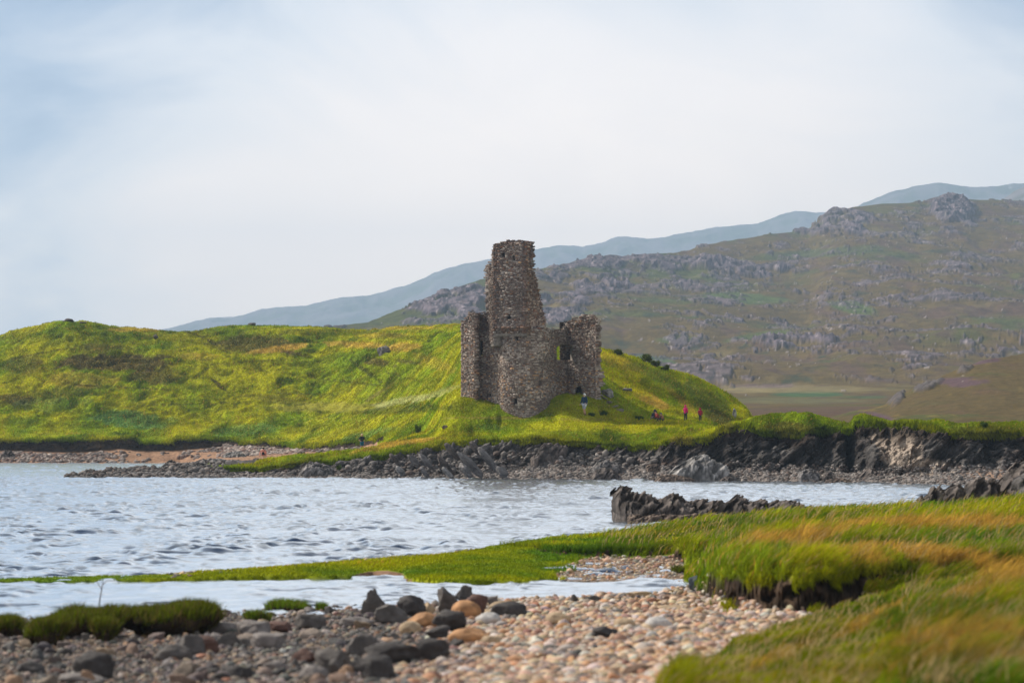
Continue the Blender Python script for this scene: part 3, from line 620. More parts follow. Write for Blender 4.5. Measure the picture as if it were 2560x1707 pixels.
dist += list(np.linspace(234, 345, 90)) + [370, 420]
Yw = np.array(dist)[:, None] + 0 * cu[None]; Xw = xat(cu[None] + 0 * Yw, Yw)
Xw = np.where(np.abs(Xw) > 1500, np.sign(Xw) * 1500, Xw)
inn = ((cu > -210) & (cu < 2780))[None] * sm(40, 50, Yw) * (1 - sm(340, 350, Yw))
Zw = np.zeros_like(Xw); wr = np.random.default_rng(5)
xs_, ys_ = Xw, Yw
wpx = fbm(Xw / 9, Yw / 14, o=2, seed=301) * 1.5; wpy = fbm(Xw / 9 + 7, Yw / 14, o=2, seed=302) * 1.5
for k in range(46):
    lam = 0.28 * (2.2 / 0.28) ** wr.random(); th = math.radians(90 + 12 + wr.normal(0, 24)); kk = 2 * math.pi / lam
    ph = (Xw + wpx) * math.cos(th) * kk + (Yw + wpy) * math.sin(th) * kk + wr.random() * 6.28
    s_ = np.sin(ph); Zw += lam * 0.0066 * (s_ + 0.25 * np.cos(2 * ph))
gust = np.clip(0.85 + 1.1 * fbm(Xw / 5, Yw / 16, o=3, seed=303), 0.25, 2.2)
# scattered steeper wavelets with a dark face
cx1 = ridged(Xw / 1.3 + wpx * .3, Yw / 0.7 + wpy * .3, o=2, seed=310); cm = sm(-0.2, 0.25, fbm(Xw / 1.3, Yw / 4, o=3, seed=311)) 
Zw += 0.095 * cm * sm(0.30, 0.75, cx1)
calm = sm(50, 66, Yw) * 0.45 + 0.55
calm = np.where(Yw < 69, 0.45, 1.0) * 1.0
Zw = Zw * gust * inn * np.where(Yw < 70, 0.6, 1.0)
wat = mk('loch_water', np.stack([Xw, Yw, Zw], -1).reshape(-1, 3), gridfaces(*Xw.shape), m, smooth=True)
tag(wat, kind='structure')
# ---------------------------------------------------------------- the ruined castle
DC = 235.0
def cx_(px, d=DC): return float(xat(px, d, 900))
def cz_(py, d=DC): return float(zat(py, d))
STONE = [np.array(c) for c in ((0.23, 0.20, 0.175), (0.30, 0.275, 0.25), (0.17, 0.135, 0.115), (0.13, 0.10, 0.088), (0.20, 0.12, 0.085), (0.38, 0.345, 0.31), (0.40, 0.26, 0.15))]
class Masonry:
    def __init__(s): s.V = []; s.Q = []; s.C = []; s.n = 0
    def block(s, o, tx, ty, a0, a1, dout, din, z0, z1, col, jit=0.010):
        """o origin (x,y), t unit tangent, outward normal (ty,-tx)"""
        nx, ny = ty, -tx
        v = []
        for (a, b, z) in ((a0, dout, z0), (a1, dout, z0), (a1, dout, z1), (a0, dout, z1), (a0, -din, z0), (a1, -din, z0), (a1, -din, z1), (a0, -din, z1)):
            v.append((o[0] + tx * a + nx * b, o[1] + ty * a + ny * b, z))
        v = np.array(v) + rng.normal(0, jit, (8, 3)) * 0.6
        q = np.array([(0, 1, 2, 3), (1, 5, 6, 2), (4, 0, 3, 7), (3, 2, 6, 7), (4, 5, 1, 0)]) + s.n
        s.V.append(v); s.Q.append(q); s.C.append(np.tile(col, (8, 1))); s.n += 8
    def wall(s, pts, zbot, ztop, holes=(), thick=0.9, tone=None, sw=(0.09, 0.30), sh=(0.06, 0.13), rough=0.05, core=True, rag=0.12, inward=None):
        """courses of separate rubble stones along a plan polyline; zbot, ztop: functions of arc length; holes (s0,s1,z0,z1[,arch])"""
        pts = [np.array(p, float) for p in pts]
        seg = [np.linalg.norm(pts[i + 1] - pts[i]) for i in range(len(pts) - 1)]; cum = np.concatenate([[0], np.cumsum(seg)]); Ltot = cum[-1]
        def at(a):
            i = int(np.clip(np.searchsorted(cum, a, side='right') - 1, 0, len(seg) - 1)); d_ = (pts[i + 1] - pts[i]) / seg[i]
            return pts[i] + d_ * (a - cum[i]), d_
        def hole(a, z, m=0.0):
            for h in holes:
                top = h[3]
                if len(h) > 4: top = h[3] - h[4] * (abs((a - (h[0] + h[1]) / 2) / ((h[1] - h[0]) / 2)) ** 2)
                if h[0] - .03 < a < h[1] + .03 and h[2] - .02 < z < top + .03: return True
            return False
        aa = np.linspace(0, Ltot, 200); zmin = min(zbot(a) for a in aa); zmax = max(ztop(a) for a in aa)
        z = zmin - 0.5; self_r = rng
        while z < zmax + 0.1:
            hh = rng.uniform(*sh); a = -rng.uniform(0, 0.3)
            while a < Ltot:
                w = rng.uniform(*sw) * (1.3 if rng.random() < 0.1 else 1)
                am = min(max(a + w / 2, 0), Ltot); a1 = min(a + w, Ltot + rng.uniform(0, 0.03)); a0 = max(a, -rng.uniform(0, 0.03))
                zb, ztp = zbot(am), ztop(am) + rng.normal(0, rag)
                if a1 - a0 > 0.05 and zb - 0.3 < z and z + hh * 0.5 < ztp and not hole(am, z + hh / 2):
                    p, d_ = at(am); pro = rng.uniform(-0.35, 1) * rough
                    if rng.random() < 0.05: pro += 0.05
                    if z + 1.2 * hh > ztp - 0.1 or z + hh > ztp - 0.4: pro += rng.uniform(-0.05, 0.09)
                    if rng.random() > 0.03:
                        zj = rng.normal(0, 0.018)
                        din = (thick * 0.6 if z + hh * 2.5 > ztp else 0.25) if inward is None else 0.22
                        s.block(p - d_ * am, d_[0], d_[1], a0 + 0.012, a1 - 0.012, pro, din, z + zj, z + hh * rng.uniform(.88, 1.06) - 0.008 + zj, tone(p, am, z) if tone else tone_std(p, am, z))
                a += w
            z += hh
        if core:   # mortar and rubble core behind the facing stones
            na, nz = int(Ltot / 0.12) + 2, int((zmax - zmin) / 0.12) + 2
            A_, Z_ = np.linspace(0.02, Ltot - 0.02, na), np.linspace(zmin - 0.5, zmax, nz)
            idx = {}
            def vid(i, k, b):
                key = (i, k, b)
                if key not in idx:
                    p, d_ = at(A_[i]); q = p + (inward(A_[i]) if inward is not None and b > 0.1 else np.array((-d_[1], d_[0]))) * b; s.V.append(np.array([[q[0], q[1], Z_[k]]])); s.C.append(np.array([[0.20, 0.17, 0.145]])); idx[key] = s.n; s.n += 1
                return idx[key]
            b0, b1 = 0.035, thick
            ok = np.zeros((na - 1, nz - 1), bool)
            for i in range(na - 1):
                am = (A_[i] + A_[i + 1]) / 2
                for k in range(nz - 1):
                    zm = (Z_[k] + Z_[k + 1]) / 2; ok[i, k] = zbot(am) - 0.5 < zm < ztop(am) - 0.14 and not hole(am, zm)
            fs = []
            g_ = lambda i, k: 0 <= i < na - 1 and 0 <= k < nz - 1 and ok[i, k]
            for i in range(na - 1):
                for k in range(nz - 1):
                    if not ok[i, k]: continue
                    fs.append((vid(i, k, b0), vid(i + 1, k, b0), vid(i + 1, k + 1, b0), vid(i, k + 1, b0)))
                    fs.append((vid(i, k, b1), vid(i, k + 1, b1), vid(i + 1, k + 1, b1), vid(i + 1, k, b1)))
                    if not g_(i - 1, k): fs.append((vid(i, k, b0), vid(i, k + 1, b0), vid(i, k + 1, b1), vid(i, k, b1)))
                    if not g_(i + 1, k): fs.append((vid(i + 1, k, b0), vid(i + 1, k, b1), vid(i + 1, k + 1, b1), vid(i + 1, k + 1, b0)))
                    if not g_(i, k - 1): fs.append((vid(i, k, b0), vid(i, k, b1), vid(i + 1, k, b1), vid(i + 1, k, b0)))
                    if not g_(i, k + 1): fs.append((vid(i, k + 1, b0), vid(i + 1, k + 1, b0), vid(i + 1, k + 1, b1), vid(i, k + 1, b1)))
            if fs: s.Q.append(np.array(fs))
    def build(s, name, mat, parent):
        o = mk(name, np.concatenate(s.V), np.concatenate(s.Q), mat, np.concatenate(s.C)); o.parent = parent; return o
_x, _z = np.meshgrid(np.arange(200) / 10 - 8, np.arange(200) / 10 + 2); TN1 = fbm(_x / 1.6, _z / 1.3, o=3, seed=400); TN2 = vnoise(_x / 0.8, _z / 3.5, seed=401); TN3 = vnoise(_x / 3.0, _z / 4.0, seed=402)
def tone_std(p, a, z, dark=0.0, red=0.12, pale=0.3):  # dark: how much shade is put into the stone colour
    x = p[0]
    ix, iz = int(np.clip((x + 8) * 10, 0, 199)), int(np.clip((z - 2) * 10, 0, 199)); n, n2, n3_ = TN1[iz, ix], TN2[iz, ix], TN3[iz, ix]
    up = min(max((z - 10) / 6, 0), 1)
    r = rng.random()
    w = [1.0, 0.9 + n * 1.5 + n2, 1.0 + up * 0.6, 0.7 + up * 0.8 - n, red + up * 0.2, 0.45 + n * 1.5 + n2 * 1.2, 0.05 + 0.30 * (1 - up) * (1 if z < 8.5 else 0.2)]
    w = np.clip(w, 0.02, 3); w = w / w.sum()
    c = STONE[rng.choice(7, p=w)] * rng.uniform(0.82, 1.18) * (0.92 + 0.35 * n)
    return c * (1 - dark) * np.array((1.32, 1.19, 1.10)) * (1 + 0.5 * n3_)
castle = empty('ruined_castle', (cx_(1313), 236, 5.0))
tag(castle, 'tall ruined stone castle with broken walls standing on the green mound', 'castle')
def done(mb, name):
    o = mb.build(name, M['stone'], castle); o.matrix_parent_inverse = Matrix.Translation(-Vector(castle.location)); return o
def prof(pts, y=False):
    """top profile given as (px, py) -> function of world x"""
    xs = [cx_(p[0]) for p in pts]; zs = [cz_(p[1]) for p in pts]
    return lambda x: float(np.interp(x, xs, zs))
def along(pts):
    pts = [np.array(p, float) for p in pts]; seg = [np.linalg.norm(pts[i + 1] - pts[i]) for i in range(len(pts) - 1)]; cum = np.concatenate([[0], np.cumsum(seg)])
    def f(a):
        i = int(np.clip(np.searchsorted(cum, a, side='right') - 1, 0, len(seg) - 1)); return pts[i] + (pts[i + 1] - pts[i]) / seg[i] * (a - cum[i])
    return f, cum[-1]
def s_of_x(pts, x):
    f, Lt = along(pts); aa = np.linspace(0, Lt, 600); xx = np.array([f(a)[0] for a in aa]); return float(aa[np.argmin(np.abs(xx - x))])
# round stair turret
R = 2.0; tcx, tcy = cx_(1313.5), 236.1
arc = [(tcx + R * math.cos(t_), tcy + R * math.sin(t_)) for t_ in np.radians(np.linspace(172, 378, 34))]
def hx(pts, px0, px1, py0, py1, *more): 
    a = sorted((s_of_x(pts, cx_(px0)), s_of_x(pts, cx_(px1)))); return (a[0], a[1], cz_(py1, 234.3), cz_(py0, 234.3)) + more
WIN = []
front = [p for p in arc]
holesT = [hx(arc, 1288, 1296, 833, 851), hx(arc, 1348, 1356, 951, 963), hx(arc, 1281, 1291, 997, 1010), hx(arc, 1254, 1262, 812, 834) ]
mb = Masonry(); mb.wall(arc, lambda a: 3.6, lambda a: cz_(820), holesT, thick=0.8, rough=0.035)
done(mb, 'stair_turret')
# square tower corbelled out above the turret
A = (cx_(1233), 235.2); B = (cx_(1315), 233.75); Cc_ = (cx_(1364), 236.6); E = (cx_(1215), 240.4)
ft = [A, B]
mb = Masonry()
fAB, LAB = along(ft)
# two oversailing corbel courses
def tower_tone(p, a, z):
    c = tone_std(p, a, z, red=0.35)
    if a < 0.35 or a > LAB - 0.4: c = STONE[rng.choice([2, 3, 4, 4])] * rng.uniform(0.7, 1.2)
    return c
hf_ = [hx(ft, 1253, 1261, 632, 641), hx(ft, 1280, 1287, 641, 652), hx(ft, 1267, 1276, 787, 799)]
topf = prof([(1232, 611), (1236, 606), (1252, 605), (1275, 607), (1300, 606), (1316, 605)])
mb.wall(ft, lambda a: cz_(826), lambda a: topf(fAB(a)[0]), hf_, thick=0.7, tone=tower_tone, rough=0.055, rag=0.05)
done(mb, 'tower_front')
rt = [B, Cc_]; fr, LR = along(rt)
tops = [(1313, 605), (1325, 607), (1329, 614), (1331, 640), (1333, 668), (1337, 680), (1342, 700), (1348, 728), (1353, 750), (1357, 775), (1363, 790), (1366, 815)]
tr_ = prof(tops)
mb = Masonry(); mb.wall(rt, lambda a: cz_(826), lambda a: tr_(fr(a)[0]), [], thick=0.7, tone=lambda p, a, z: tone_std(p, a, z, red=0.5) * np.array((1.05, 0.95, 0.88)), rough=0.12, rag=0.16)
# toothing that juts from the broken top right corner
for k in range(34):
    z = cz_(668) + (cz_(607) - cz_(668)) * k / 34; x0 = cx_(1322); w = rng.uniform(0.15, 0.55)
    mb.block((x0, 234.3), 0.99, 0.14, 0, w, 0.1, 0.7, z, z + 0.10, STONE[rng.choice([2, 3, 4, 0])] * rng.uniform(.7, 1.2))
done(mb, 'tower_side')
lt = [E, A]; fl, LL = along(lt)
tl = prof([(1214, 700), (1216, 657), (1224, 655), (1226, 690), (1229, 690), (1231, 640), (1233, 612)])
def tlz(a):
    x = fl(a)[0]; return tl(x)
mb = Masonry(); mb.wall(lt, lambda a: cz_(850), tlz, [], thick=0.7, tone=lambda p, a, z: tone_std(p, a, z, dark=.1), rough=0.12, rag=0.1)
for k in range(42):
    z = cz_(775) + (cz_(655) - cz_(775)) * k / 42
    mb.block((cx_(1220 + 2 * math.sin(k)), 238.5), 0.6, -0.8, -rng.uniform(0.0, 0.55) * (0.5 + 0.5 * math.sin(k * .9) ** 2), 0.6, 0.1, 0.6, z, z + 0.12, STONE[rng.choice([2, 3, 3, 0])] * rng.uniform(.6, 1.1))
done(mb, 'tower_flank')
mb = Masonry()   # corbel courses where round becomes square
for k, (dz, out) in enumerate(((0.0, 0.04), (0.18, 0.12), (0.36, 0.18))):
    for (p0, p1) in ((A, B), (B, Cc_)):
        p0, p1 = np.array(p0), np.array(p1); Ls = np.linalg.norm(p1 - p0); d_ = (p1 - p0) / Ls; a = 0.0
        while a < Ls:
            w = rng.uniform(0.25, 0.6)
            if not (0.0 < a < 0.25 and k < 2): mb.block(p0, d_[0], d_[1], a, min(a + w, Ls + 0.1) - 0.02, out + rng.uniform(-.03, .03), 0.9, cz_(833) + dz, cz_(833) + dz + 0.165, STONE[rng.choice([2, 3, 4, 0])] * rng.uniform(.6, 1.1))
            a += w
done(mb, 'corbel_course')
# tower cap stones
mb = Masonry()
for k in range(9):
    x = rng.uniform(cx_(1262), cx_(1300)); mb.block((x, 234.8), 1, 0, 0, rng.uniform(.2, .45), 0.2, 0.5, cz_(607) + rng.uniform(0, .1), cz_(605) + rng.uniform(.05, .17), STONE[3] * rng.uniform(.8, 1.4))
done(mb, 'cap_stones')
# left wing
lw = [(cx_(1154), 245.5), (cx_(1151), 239.4), (cx_(1191), 237.9), (cx_(1197), 238.9), (cx_(1215), 238.6), (cx_(1256), 236.3)]
flw, _ = along(lw)
tw = prof([(1150, 803), (1156, 800), (1157, 796), (1162, 795), (1163, 789), (1167, 788), (1169, 778), (1174, 775), (1186, 775), (1188, 779), (1205, 777), (1223, 778), (1260, 780)])
hl_ = [hx(lw, 1188.2, 1191, 971, 987), hx(lw, 1220, 1226, 980, 990), hx(lw, 1194, 1204, 850, 885)]
mb = Masonry()
mb.wall(lw, lambda a: 4.6, lambda a: tw(flw(a)[0]) if a > 6.2 else cz_(803) + 0.2 * math.sin(a * 3), hl_, thick=1.0, inward=lambda a: np.array((0.85, 0.5)) if a < 6.2 else np.array((0.25, 0.97)), tone=lambda p, a, z: tone_std(p, a, z, dark=.08, red=.3), rough=0.042, rag=0.12)
done(mb, 'left_wing_wall')
# right wing
rw = [(cx_(1370), 236.2), (cx_(1419), 238.8), (cx_(1433), 238.1), (cx_(1497), 236.3), (cx_(1500), 242.5)]
frw, Lrw = along(rw)
xR = cx_(1497)
tw2 = prof([(1368, 821), (1380, 819), (1400, 822), (1413, 822), (1416, 811), (1421, 809), (1423, 799), (1431, 797), (1441, 793), (1450, 788), (1463, 785), (1470, 784), (1484, 783), (1489, 787), (1493, 797), (1500, 806)])
aR = s_of_x(rw[:4], xR)
s0_, s1_ = s_of_x(rw, cx_(1393)), s_of_x(rw, cx_(1433))
hr = [(s0_, s1_, cz_(898), cz_(858), 0.25), hx(rw, 1438, 1458, 964, 995, 0.45)]
hr[1] = (s_of_x(rw, cx_(1438)), s_of_x(rw, cx_(1459)), cz_(1000), cz_(963), 0.45)
def tone_r(p, a, z):
    c = tone_std(p, a, z, red=.3)
    if z < 8.2 and rng.random() < 0.35: c = STONE[rng.choice([4, 6, 5])] * rng.uniform(.7, 1.1)
    return c
mb = Masonry()
mb.wall(rw, lambda a: 5.3, lambda a: tw2(frw(a)[0]) if a < aR else cz_(797) - (a - aR) * 0.5, hr, thick=1.1, inward=lambda a: np.array((0.0, 1.0)) if a < 2.0 else np.array((-0.2, 0.98)) if a < aR else np.array((-0.5, 0.95)), tone=tone_r, rough=0.042, rag=0.12)
for k in range(46):   # ragged right hand edge with its low bulge
    z = cz_(985) + (cz_(795) - cz_(985)) * k / 46; py = 985 + (795 - 985) * k / 46
    out = 0.10 + (0.24 if 928 < py < 968 else 0) + (0.06 * math.sin(k * 1.3))
    mb.block((cx_(1490), 236.5), 1, -0.15, 0, 0.22 + out + rng.uniform(-.05, .1), 0.08, 0.8, z, z + 0.14, tone_std((xR, 0), 0, z) * 0.9)
done(mb, 'right_wing_wall')
# inner cross wall seen through the window gap, and the doorway's back; interior shade put into their colour
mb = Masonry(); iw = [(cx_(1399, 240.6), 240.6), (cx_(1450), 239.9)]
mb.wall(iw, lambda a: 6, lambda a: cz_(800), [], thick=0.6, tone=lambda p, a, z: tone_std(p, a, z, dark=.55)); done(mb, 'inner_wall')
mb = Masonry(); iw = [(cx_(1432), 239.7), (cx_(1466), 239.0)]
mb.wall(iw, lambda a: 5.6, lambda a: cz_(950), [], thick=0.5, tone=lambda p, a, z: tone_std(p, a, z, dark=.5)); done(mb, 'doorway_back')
# rear walls, lower and hidden from here but holding the ruin together
mb = Masonry(); bw = [(cx_(1500), 242.5), (cx_(1480), 246), (cx_(1300), 247), (cx_(1154), 245.5)]
mb.wall(bw, lambda a: 5, lambda a: 8.3 + 0.5 * math.sin(a), [], thick=0.8, sw=(0.3, 0.7), sh=(0.18, 0.3)); done(mb, 'rear_wall')
# the little openings: each a splayed recess, its inner shade painted near-black
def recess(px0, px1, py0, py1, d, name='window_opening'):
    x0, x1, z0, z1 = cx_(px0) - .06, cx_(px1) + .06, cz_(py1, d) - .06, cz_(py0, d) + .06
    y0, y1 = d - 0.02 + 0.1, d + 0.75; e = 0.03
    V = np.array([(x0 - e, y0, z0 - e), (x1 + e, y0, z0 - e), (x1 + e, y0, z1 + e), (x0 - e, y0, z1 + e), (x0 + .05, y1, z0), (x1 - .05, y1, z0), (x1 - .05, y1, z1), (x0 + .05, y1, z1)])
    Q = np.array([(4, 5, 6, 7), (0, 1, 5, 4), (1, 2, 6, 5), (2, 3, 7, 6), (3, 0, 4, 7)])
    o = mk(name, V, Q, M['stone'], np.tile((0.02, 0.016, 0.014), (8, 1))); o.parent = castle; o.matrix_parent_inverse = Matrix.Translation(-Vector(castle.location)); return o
def yt(px):
    dx = cx_(px) - tcx; return tcy - math.sqrt(max(R * R - dx * dx, 0.01))
for (a_, b_, c_, d_) in ((1288, 1296, 833, 851), (1348, 1356, 951, 963), (1281, 1291, 997, 1010), (1254, 1262, 812, 834)): recess(a_, b_, c_, d_, yt((a_ + b_) / 2) + (0.1 if a_ > 1340 else 0))
for (a_, b_, c_, d_) in ((1253, 1261, 632, 641), (1280, 1287, 641, 652), (1267, 1276, 787, 799)): recess(a_, b_, c_, d_, 235.2 - 1.45 * (a_ - 1233) / 82)
for (a_, b_, c_, d_, y) in ((1186, 1191, 971, 987, 238.0), (1220, 1226, 980, 990, 238.2), (1194, 1204, 850, 885, 238.8)): recess(a_, b_, c_, d_, y)
recess(1438, 1459, 964, 999, 238.15, 'doorway')
# ---------------------------------------------------------------- near shore: pebble beach, low turf spit, terraced grass banks
U = np.arange(-220, 2800, 3.0)
dw = knots(U, [(-220, 54.5), (0, 55.0), (300, 55.3), (700, 57.2), (1000, 59.4), (1300, 61.0), (1600, 63.5), (1720, 65.5), (2800, 66)])       # beach waterline
Drow = []; d = 21.0
while d < 128: Drow.append(d); d += 0.05 + max(d - 31, 0) * 0.0024
Drow = np.array(Drow)
D = Drow[:, None] + 0 * U[None]; UU = U[None] + 0 * D; X = xat(UU, D, 1400)
w1 = fbm(X / 1.6, D / 2.2, o=4, seed=500); w2 = fbm(X / 0.45, D / 0.7, o=3, seed=501); w3 = fbm(X / 5, D / 7, o=3, seed=502)
Zf = np.clip((dw[None] - D) * 0.024, -0.35, 0.9) + w1 * 0.02 * (D < dw[None])
Zf = np.where(D > dw[None], -0.35 * sm(0, 3, D - dw[None]) , Zf)
kind = np.zeros(D.shape)                      # 0 shingle, 1 grass, 2 bare soil
K = lambda pts: knots(U, pts)[None]
# low turf spit
dn = K([(-220, 66.9), (0, 67.4), (250, 68), (440, 68.6), (600, 69.2), (870, 69.6), (905, 70.6), (930, 71.2), (1005, 70.8), (1015, 68.3), (1100, 67.3), (1150, 67.0), (1300, 67.2), (1345, 67.6), (1352, 68.6), (1440, 69.0), (1520, 69.5), (1722, 68.6), (1735, 65.5), (1760, 60), (2800, 55)])
dfar = K([(-220, 70.0), (0, 70.6), (250, 71.5), (440, 71.8), (600, 73.5), (700, 74.5), (900, 77), (1000, 78.5), (1100, 80), (1200, 83.0), (1230, 86), (1300, 89), (1400, 93), (1500, 96.5), (1640, 102), (1720, 107), (1900, 111), (2000, 112), (2200, 110), (2320, 106), (2560, 104), (2800, 104)]) + w3 * 1.2
dc = K([(-220, 68.6), (0, 69), (440, 70.3), (600, 71.6), (700, 72.6), (900, 75.3), (1000, 77), (1100, 78), (1200, 81.4), (1230, 83), (1300, 86), (1400, 89.7), (1500, 92.6), (1640, 98.5), (1900, 103), (2000, 101), (2200, 95), (2320, 87), (2560, 83), (2800, 80)])
zc_ = K([(-220, .03), (0, .05), (300, .06), (440, .09), (600, .13), (700, .16), (900, .20), (1100, .23), (1200, .25), (1230, .27), (1400, .30), (1500, .28), (1640, .33), (1900, .60), (2000, .78), (2200, 1.06), (2320, 1.33), (2560, 1.58), (2800, 1.6)])
edge = w2 * 0.25 + w1 * 0.5
t1 = (D - dn - edge * 0.6); inside = sm(-0.02, 0.22, t1) * (1 - sm(0, 1, D - dfar))
zs = 0.05 + (zc_ - 0.05) * sm(0, 1, (D - dn) / (dc - dn + 1e-3) * 1.0 + 0.25)
zs = np.where(D > dc, zc_ * (1 - sm(0, 1, (D - dc) / (dfar - dc))) - 0.2 * sm(0.85, 1.3, (D - dc) / (dfar - dc)), zs)
spitm = inside * (1 - sm(1740, 1790, UU))
Zf = np.where(spitm > 0, np.maximum(Zf, Zf * (1 - spitm) + zs * spitm), Zf)
kind = np.where((spitm > 0.5), 1, kind)
# sandy notch and gravel flat beyond the inlet
notch = (UU > 880) & (UU < 1070) & (D > dn - 0.3) & (D < dn + 0.8 - np.abs(UU - 960) / 120 + w1 * 0.8)
kind = np.where(notch, 3, kind)
grav = (UU + w1 * 70 + w2 * 25 > 1392 + (D - 69) * 9) & (UU < 1760) & (D > dn - 0.5) & (D < 77.6 + w1 * 1.0)
Zf = np.where(grav, 0.02 + 0.016 * (D - dn) + w2 * 0.012, Zf); kind = np.where(grav, 0, kind)
# bank behind the gravel flat: cut edge about 0.3 m
dsc = K([(1200, 84), (1290, 82), (1330, 80.5), (1400, 78.4), (1460, 77.6), (1640, 77.8), (1690, 79.2), (1790, 81), (1900, 83), (2000, 70), (2800, 70)]) + w1 * 0.9
bm = sm(0.0, 0.5, D - dsc) * sm(1240, 1330, UU) * (1 - sm(0, 1, D - dfar))
zb = K([(1240, .28), (1400, .38), (1700, .44), (1900, .62), (2100, .9), (2800, 1.4)]); zb = zb + (zc_ - zb) * sm(0, 1, (D - dsc) / np.maximum(dc - dsc, 1))
zb = np.where(D > dc, zc_ - (zc_ + 0.3) * sm(0.0, 1.1, (D - dc) / (dfar - dc)), zb)
Zf = np.where(bm > 0, Zf * (1 - bm) + zb * bm, Zf); kind = np.where(bm > 0.75, 1, np.where((bm > 0.03) & (D < dsc + 0.4), 2, kind)); kind = np.where((bm > 0.03) & (D > dsc + 0.4) & (D < dfar - 1), 1, kind)
# small low hump in front of it
hump = np.clip(1 - ((UU - 1760) / 78.0) ** 2 - ((D - 76.2) / 2.2) ** 2 + w1 * 0.5, 0, 1); hump = sm(0, 0.35, hump)
Zf = np.where(hump > 0, np.maximum(Zf, hump * 0.52 + 0.1), Zf); kind = np.where(hump > 0.7, 1, np.where(hump > 0.02, 2, kind))
# big grass mound on the right with its eroded face
de = K([(1730, 66), (1745, 62.5), (1775, 57), (1810, 53.2), (1860, 51.2), (1930, 50.2), (1990, 49.6), (2060, 50.0), (2120, 50.8), (2170, 52), (2230, 53), (2800, 56)]) + w1 * 0.7 + fbm(UU / 30, D * 0, o=3, seed=510) * 0.6
mm = sm(0.0, 0.95, D - de + fbm(X / 0.5, D / 2, o=2, seed=531) * .25) * sm(1705, 1785, UU + w1 * 30)
zm = K([(1730, .45), (1780, .84), (1850, 1.0), (1950, 1.02), (2200, 1.05), (2560, 1.15), (2800, 1.25)]) + 0.018 * (D - de) + w3 * 0.06
back_ = K([(1730, 66), (1760, 67.5), (1830, 69), (1900, 71), (2000, 73), (2800, 74)])
zm = zm - (zm - np.maximum(Zf, 0.15)) * sm(0, 1, (D - back_) / 4.0)
Zf = np.where(mm > 0, Zf * (1 - mm) + np.maximum(zm, Zf) * mm, Zf); mmd = sm(0.0, 0.95, D - de + w2 * 0.3); kind = np.where((mm > 0.3) & (mmd > 0.8), 1, np.where((mm > 0.02) & (mmd < 0.8) & (mmd > 0.01), 2, np.where(mm > .02, 1, kind)))
talus = np.clip(1 - (de - D) / 1.5, 0, 1) * (D < de) * sm(1735, 1770, UU) * (1 - sm(2110, 2190, UU))
Zf += talus * 0.05 - 0.10 * sm(1700, 1800, UU) * (D < de) * (kind == 0) * sm(48, 51, D); kind = np.where((talus > 0.25) & (kind == 0), 2, kind)
# third terrace
dt_ = K([(2000, 90), (2060, 72), (2120, 69.5), (2800, 67)]) + w1 * 1.0
tm = sm(0, 0.55, D - dt_) * sm(2040, 2130, UU) * (1 - sm(0, 1, D - dfar))
zt = K([(2040, 0.95), (2130, 1.22), (2560, 1.48), (2800, 1.5)]); zt = zt + (zc_ - zt) * sm(0, 1, (D - dt_) / np.maximum(dc - dt_, 1)); zt = np.where(D > dc, zc_ - (zc_ + .3) * sm(0, 1.1, (D - dc) / (dfar - dc)), zt)
Zf = np.where(tm > 0, Zf * (1 - tm) + np.maximum(zt, Zf * 0) * tm, Zf); kind = np.where(tm > 0.8, 1, np.where((tm > 0.05) & (UU > 2110) & (D < dt_ + 0.4), 2, kind))
# the slope nearest the camera
dg = K([(1500, 18), (1640, 28.5), (1700, 32.3), (1760, 34.8), (1830, 37.4), (1900, 39.8), (1960, 42.4), (2020, 44.6), (2080, 46.6), (2140, 48.6), (2190, 60), (2800, 60)])
dpx = dg - D                                       # nearer than this line is grass
gm = sm(-0.1, 1.2, dpx + w1 * 0.5) * sm(1560, 1650, UU)
Zf = np.where(gm > 0, Zf + (1 - mm) * gm * (0.10 + 0.42 * sm(1700, 2700, UU) + 0.10 * w3), Zf); kind = np.where((gm > 0.25) & (mm < .3), 1, kind)
# tussocky relief where grass grows, pebbly relief elsewhere
gk = (kind == 1)
tr = sm(1350, 1700, UU)
Zf += gk * ((w1 * 0.09 + w3 * 0.10) * tr * 1 + (1 - tr) * w1 * 0.035)
Zf += (kind == 2) * (w2 * 0.16 + w1 * 0.08); sw = fbm(X / 0.30, D * 0.6, Zf / 0.16, o=3, seed=530, g=.6); dsoil = (kind == 2) * (sw * 0.75 - 0.12)
DD = D - dsoil
Xn = xat(UU, DD, 1400)
fgv = np.stack([Xn, DD, Zf], -1)
PX, PY = proj(Xn, DD, Zf)
cs = mixc(np.tile(np.array((0.16, 0.125, 0.10)), D.shape + (1,)), np.array((0.30, 0.22, 0.16)), sm(700, 1500, UU) * sm(-.4, .4, w1))
cg = mixc(np.tile(np.array((0.085, 0.165, 0.008)), D.shape + (1,)), C['yell'], sm(-.3, .4, w3 + w1 * .5) * 0.8)
cg = mixc(cg, C['dark'], sm(.1, .5, fbm(X / 1.1, D / 2.5, o=3, seed=520)) * .5 * tr)
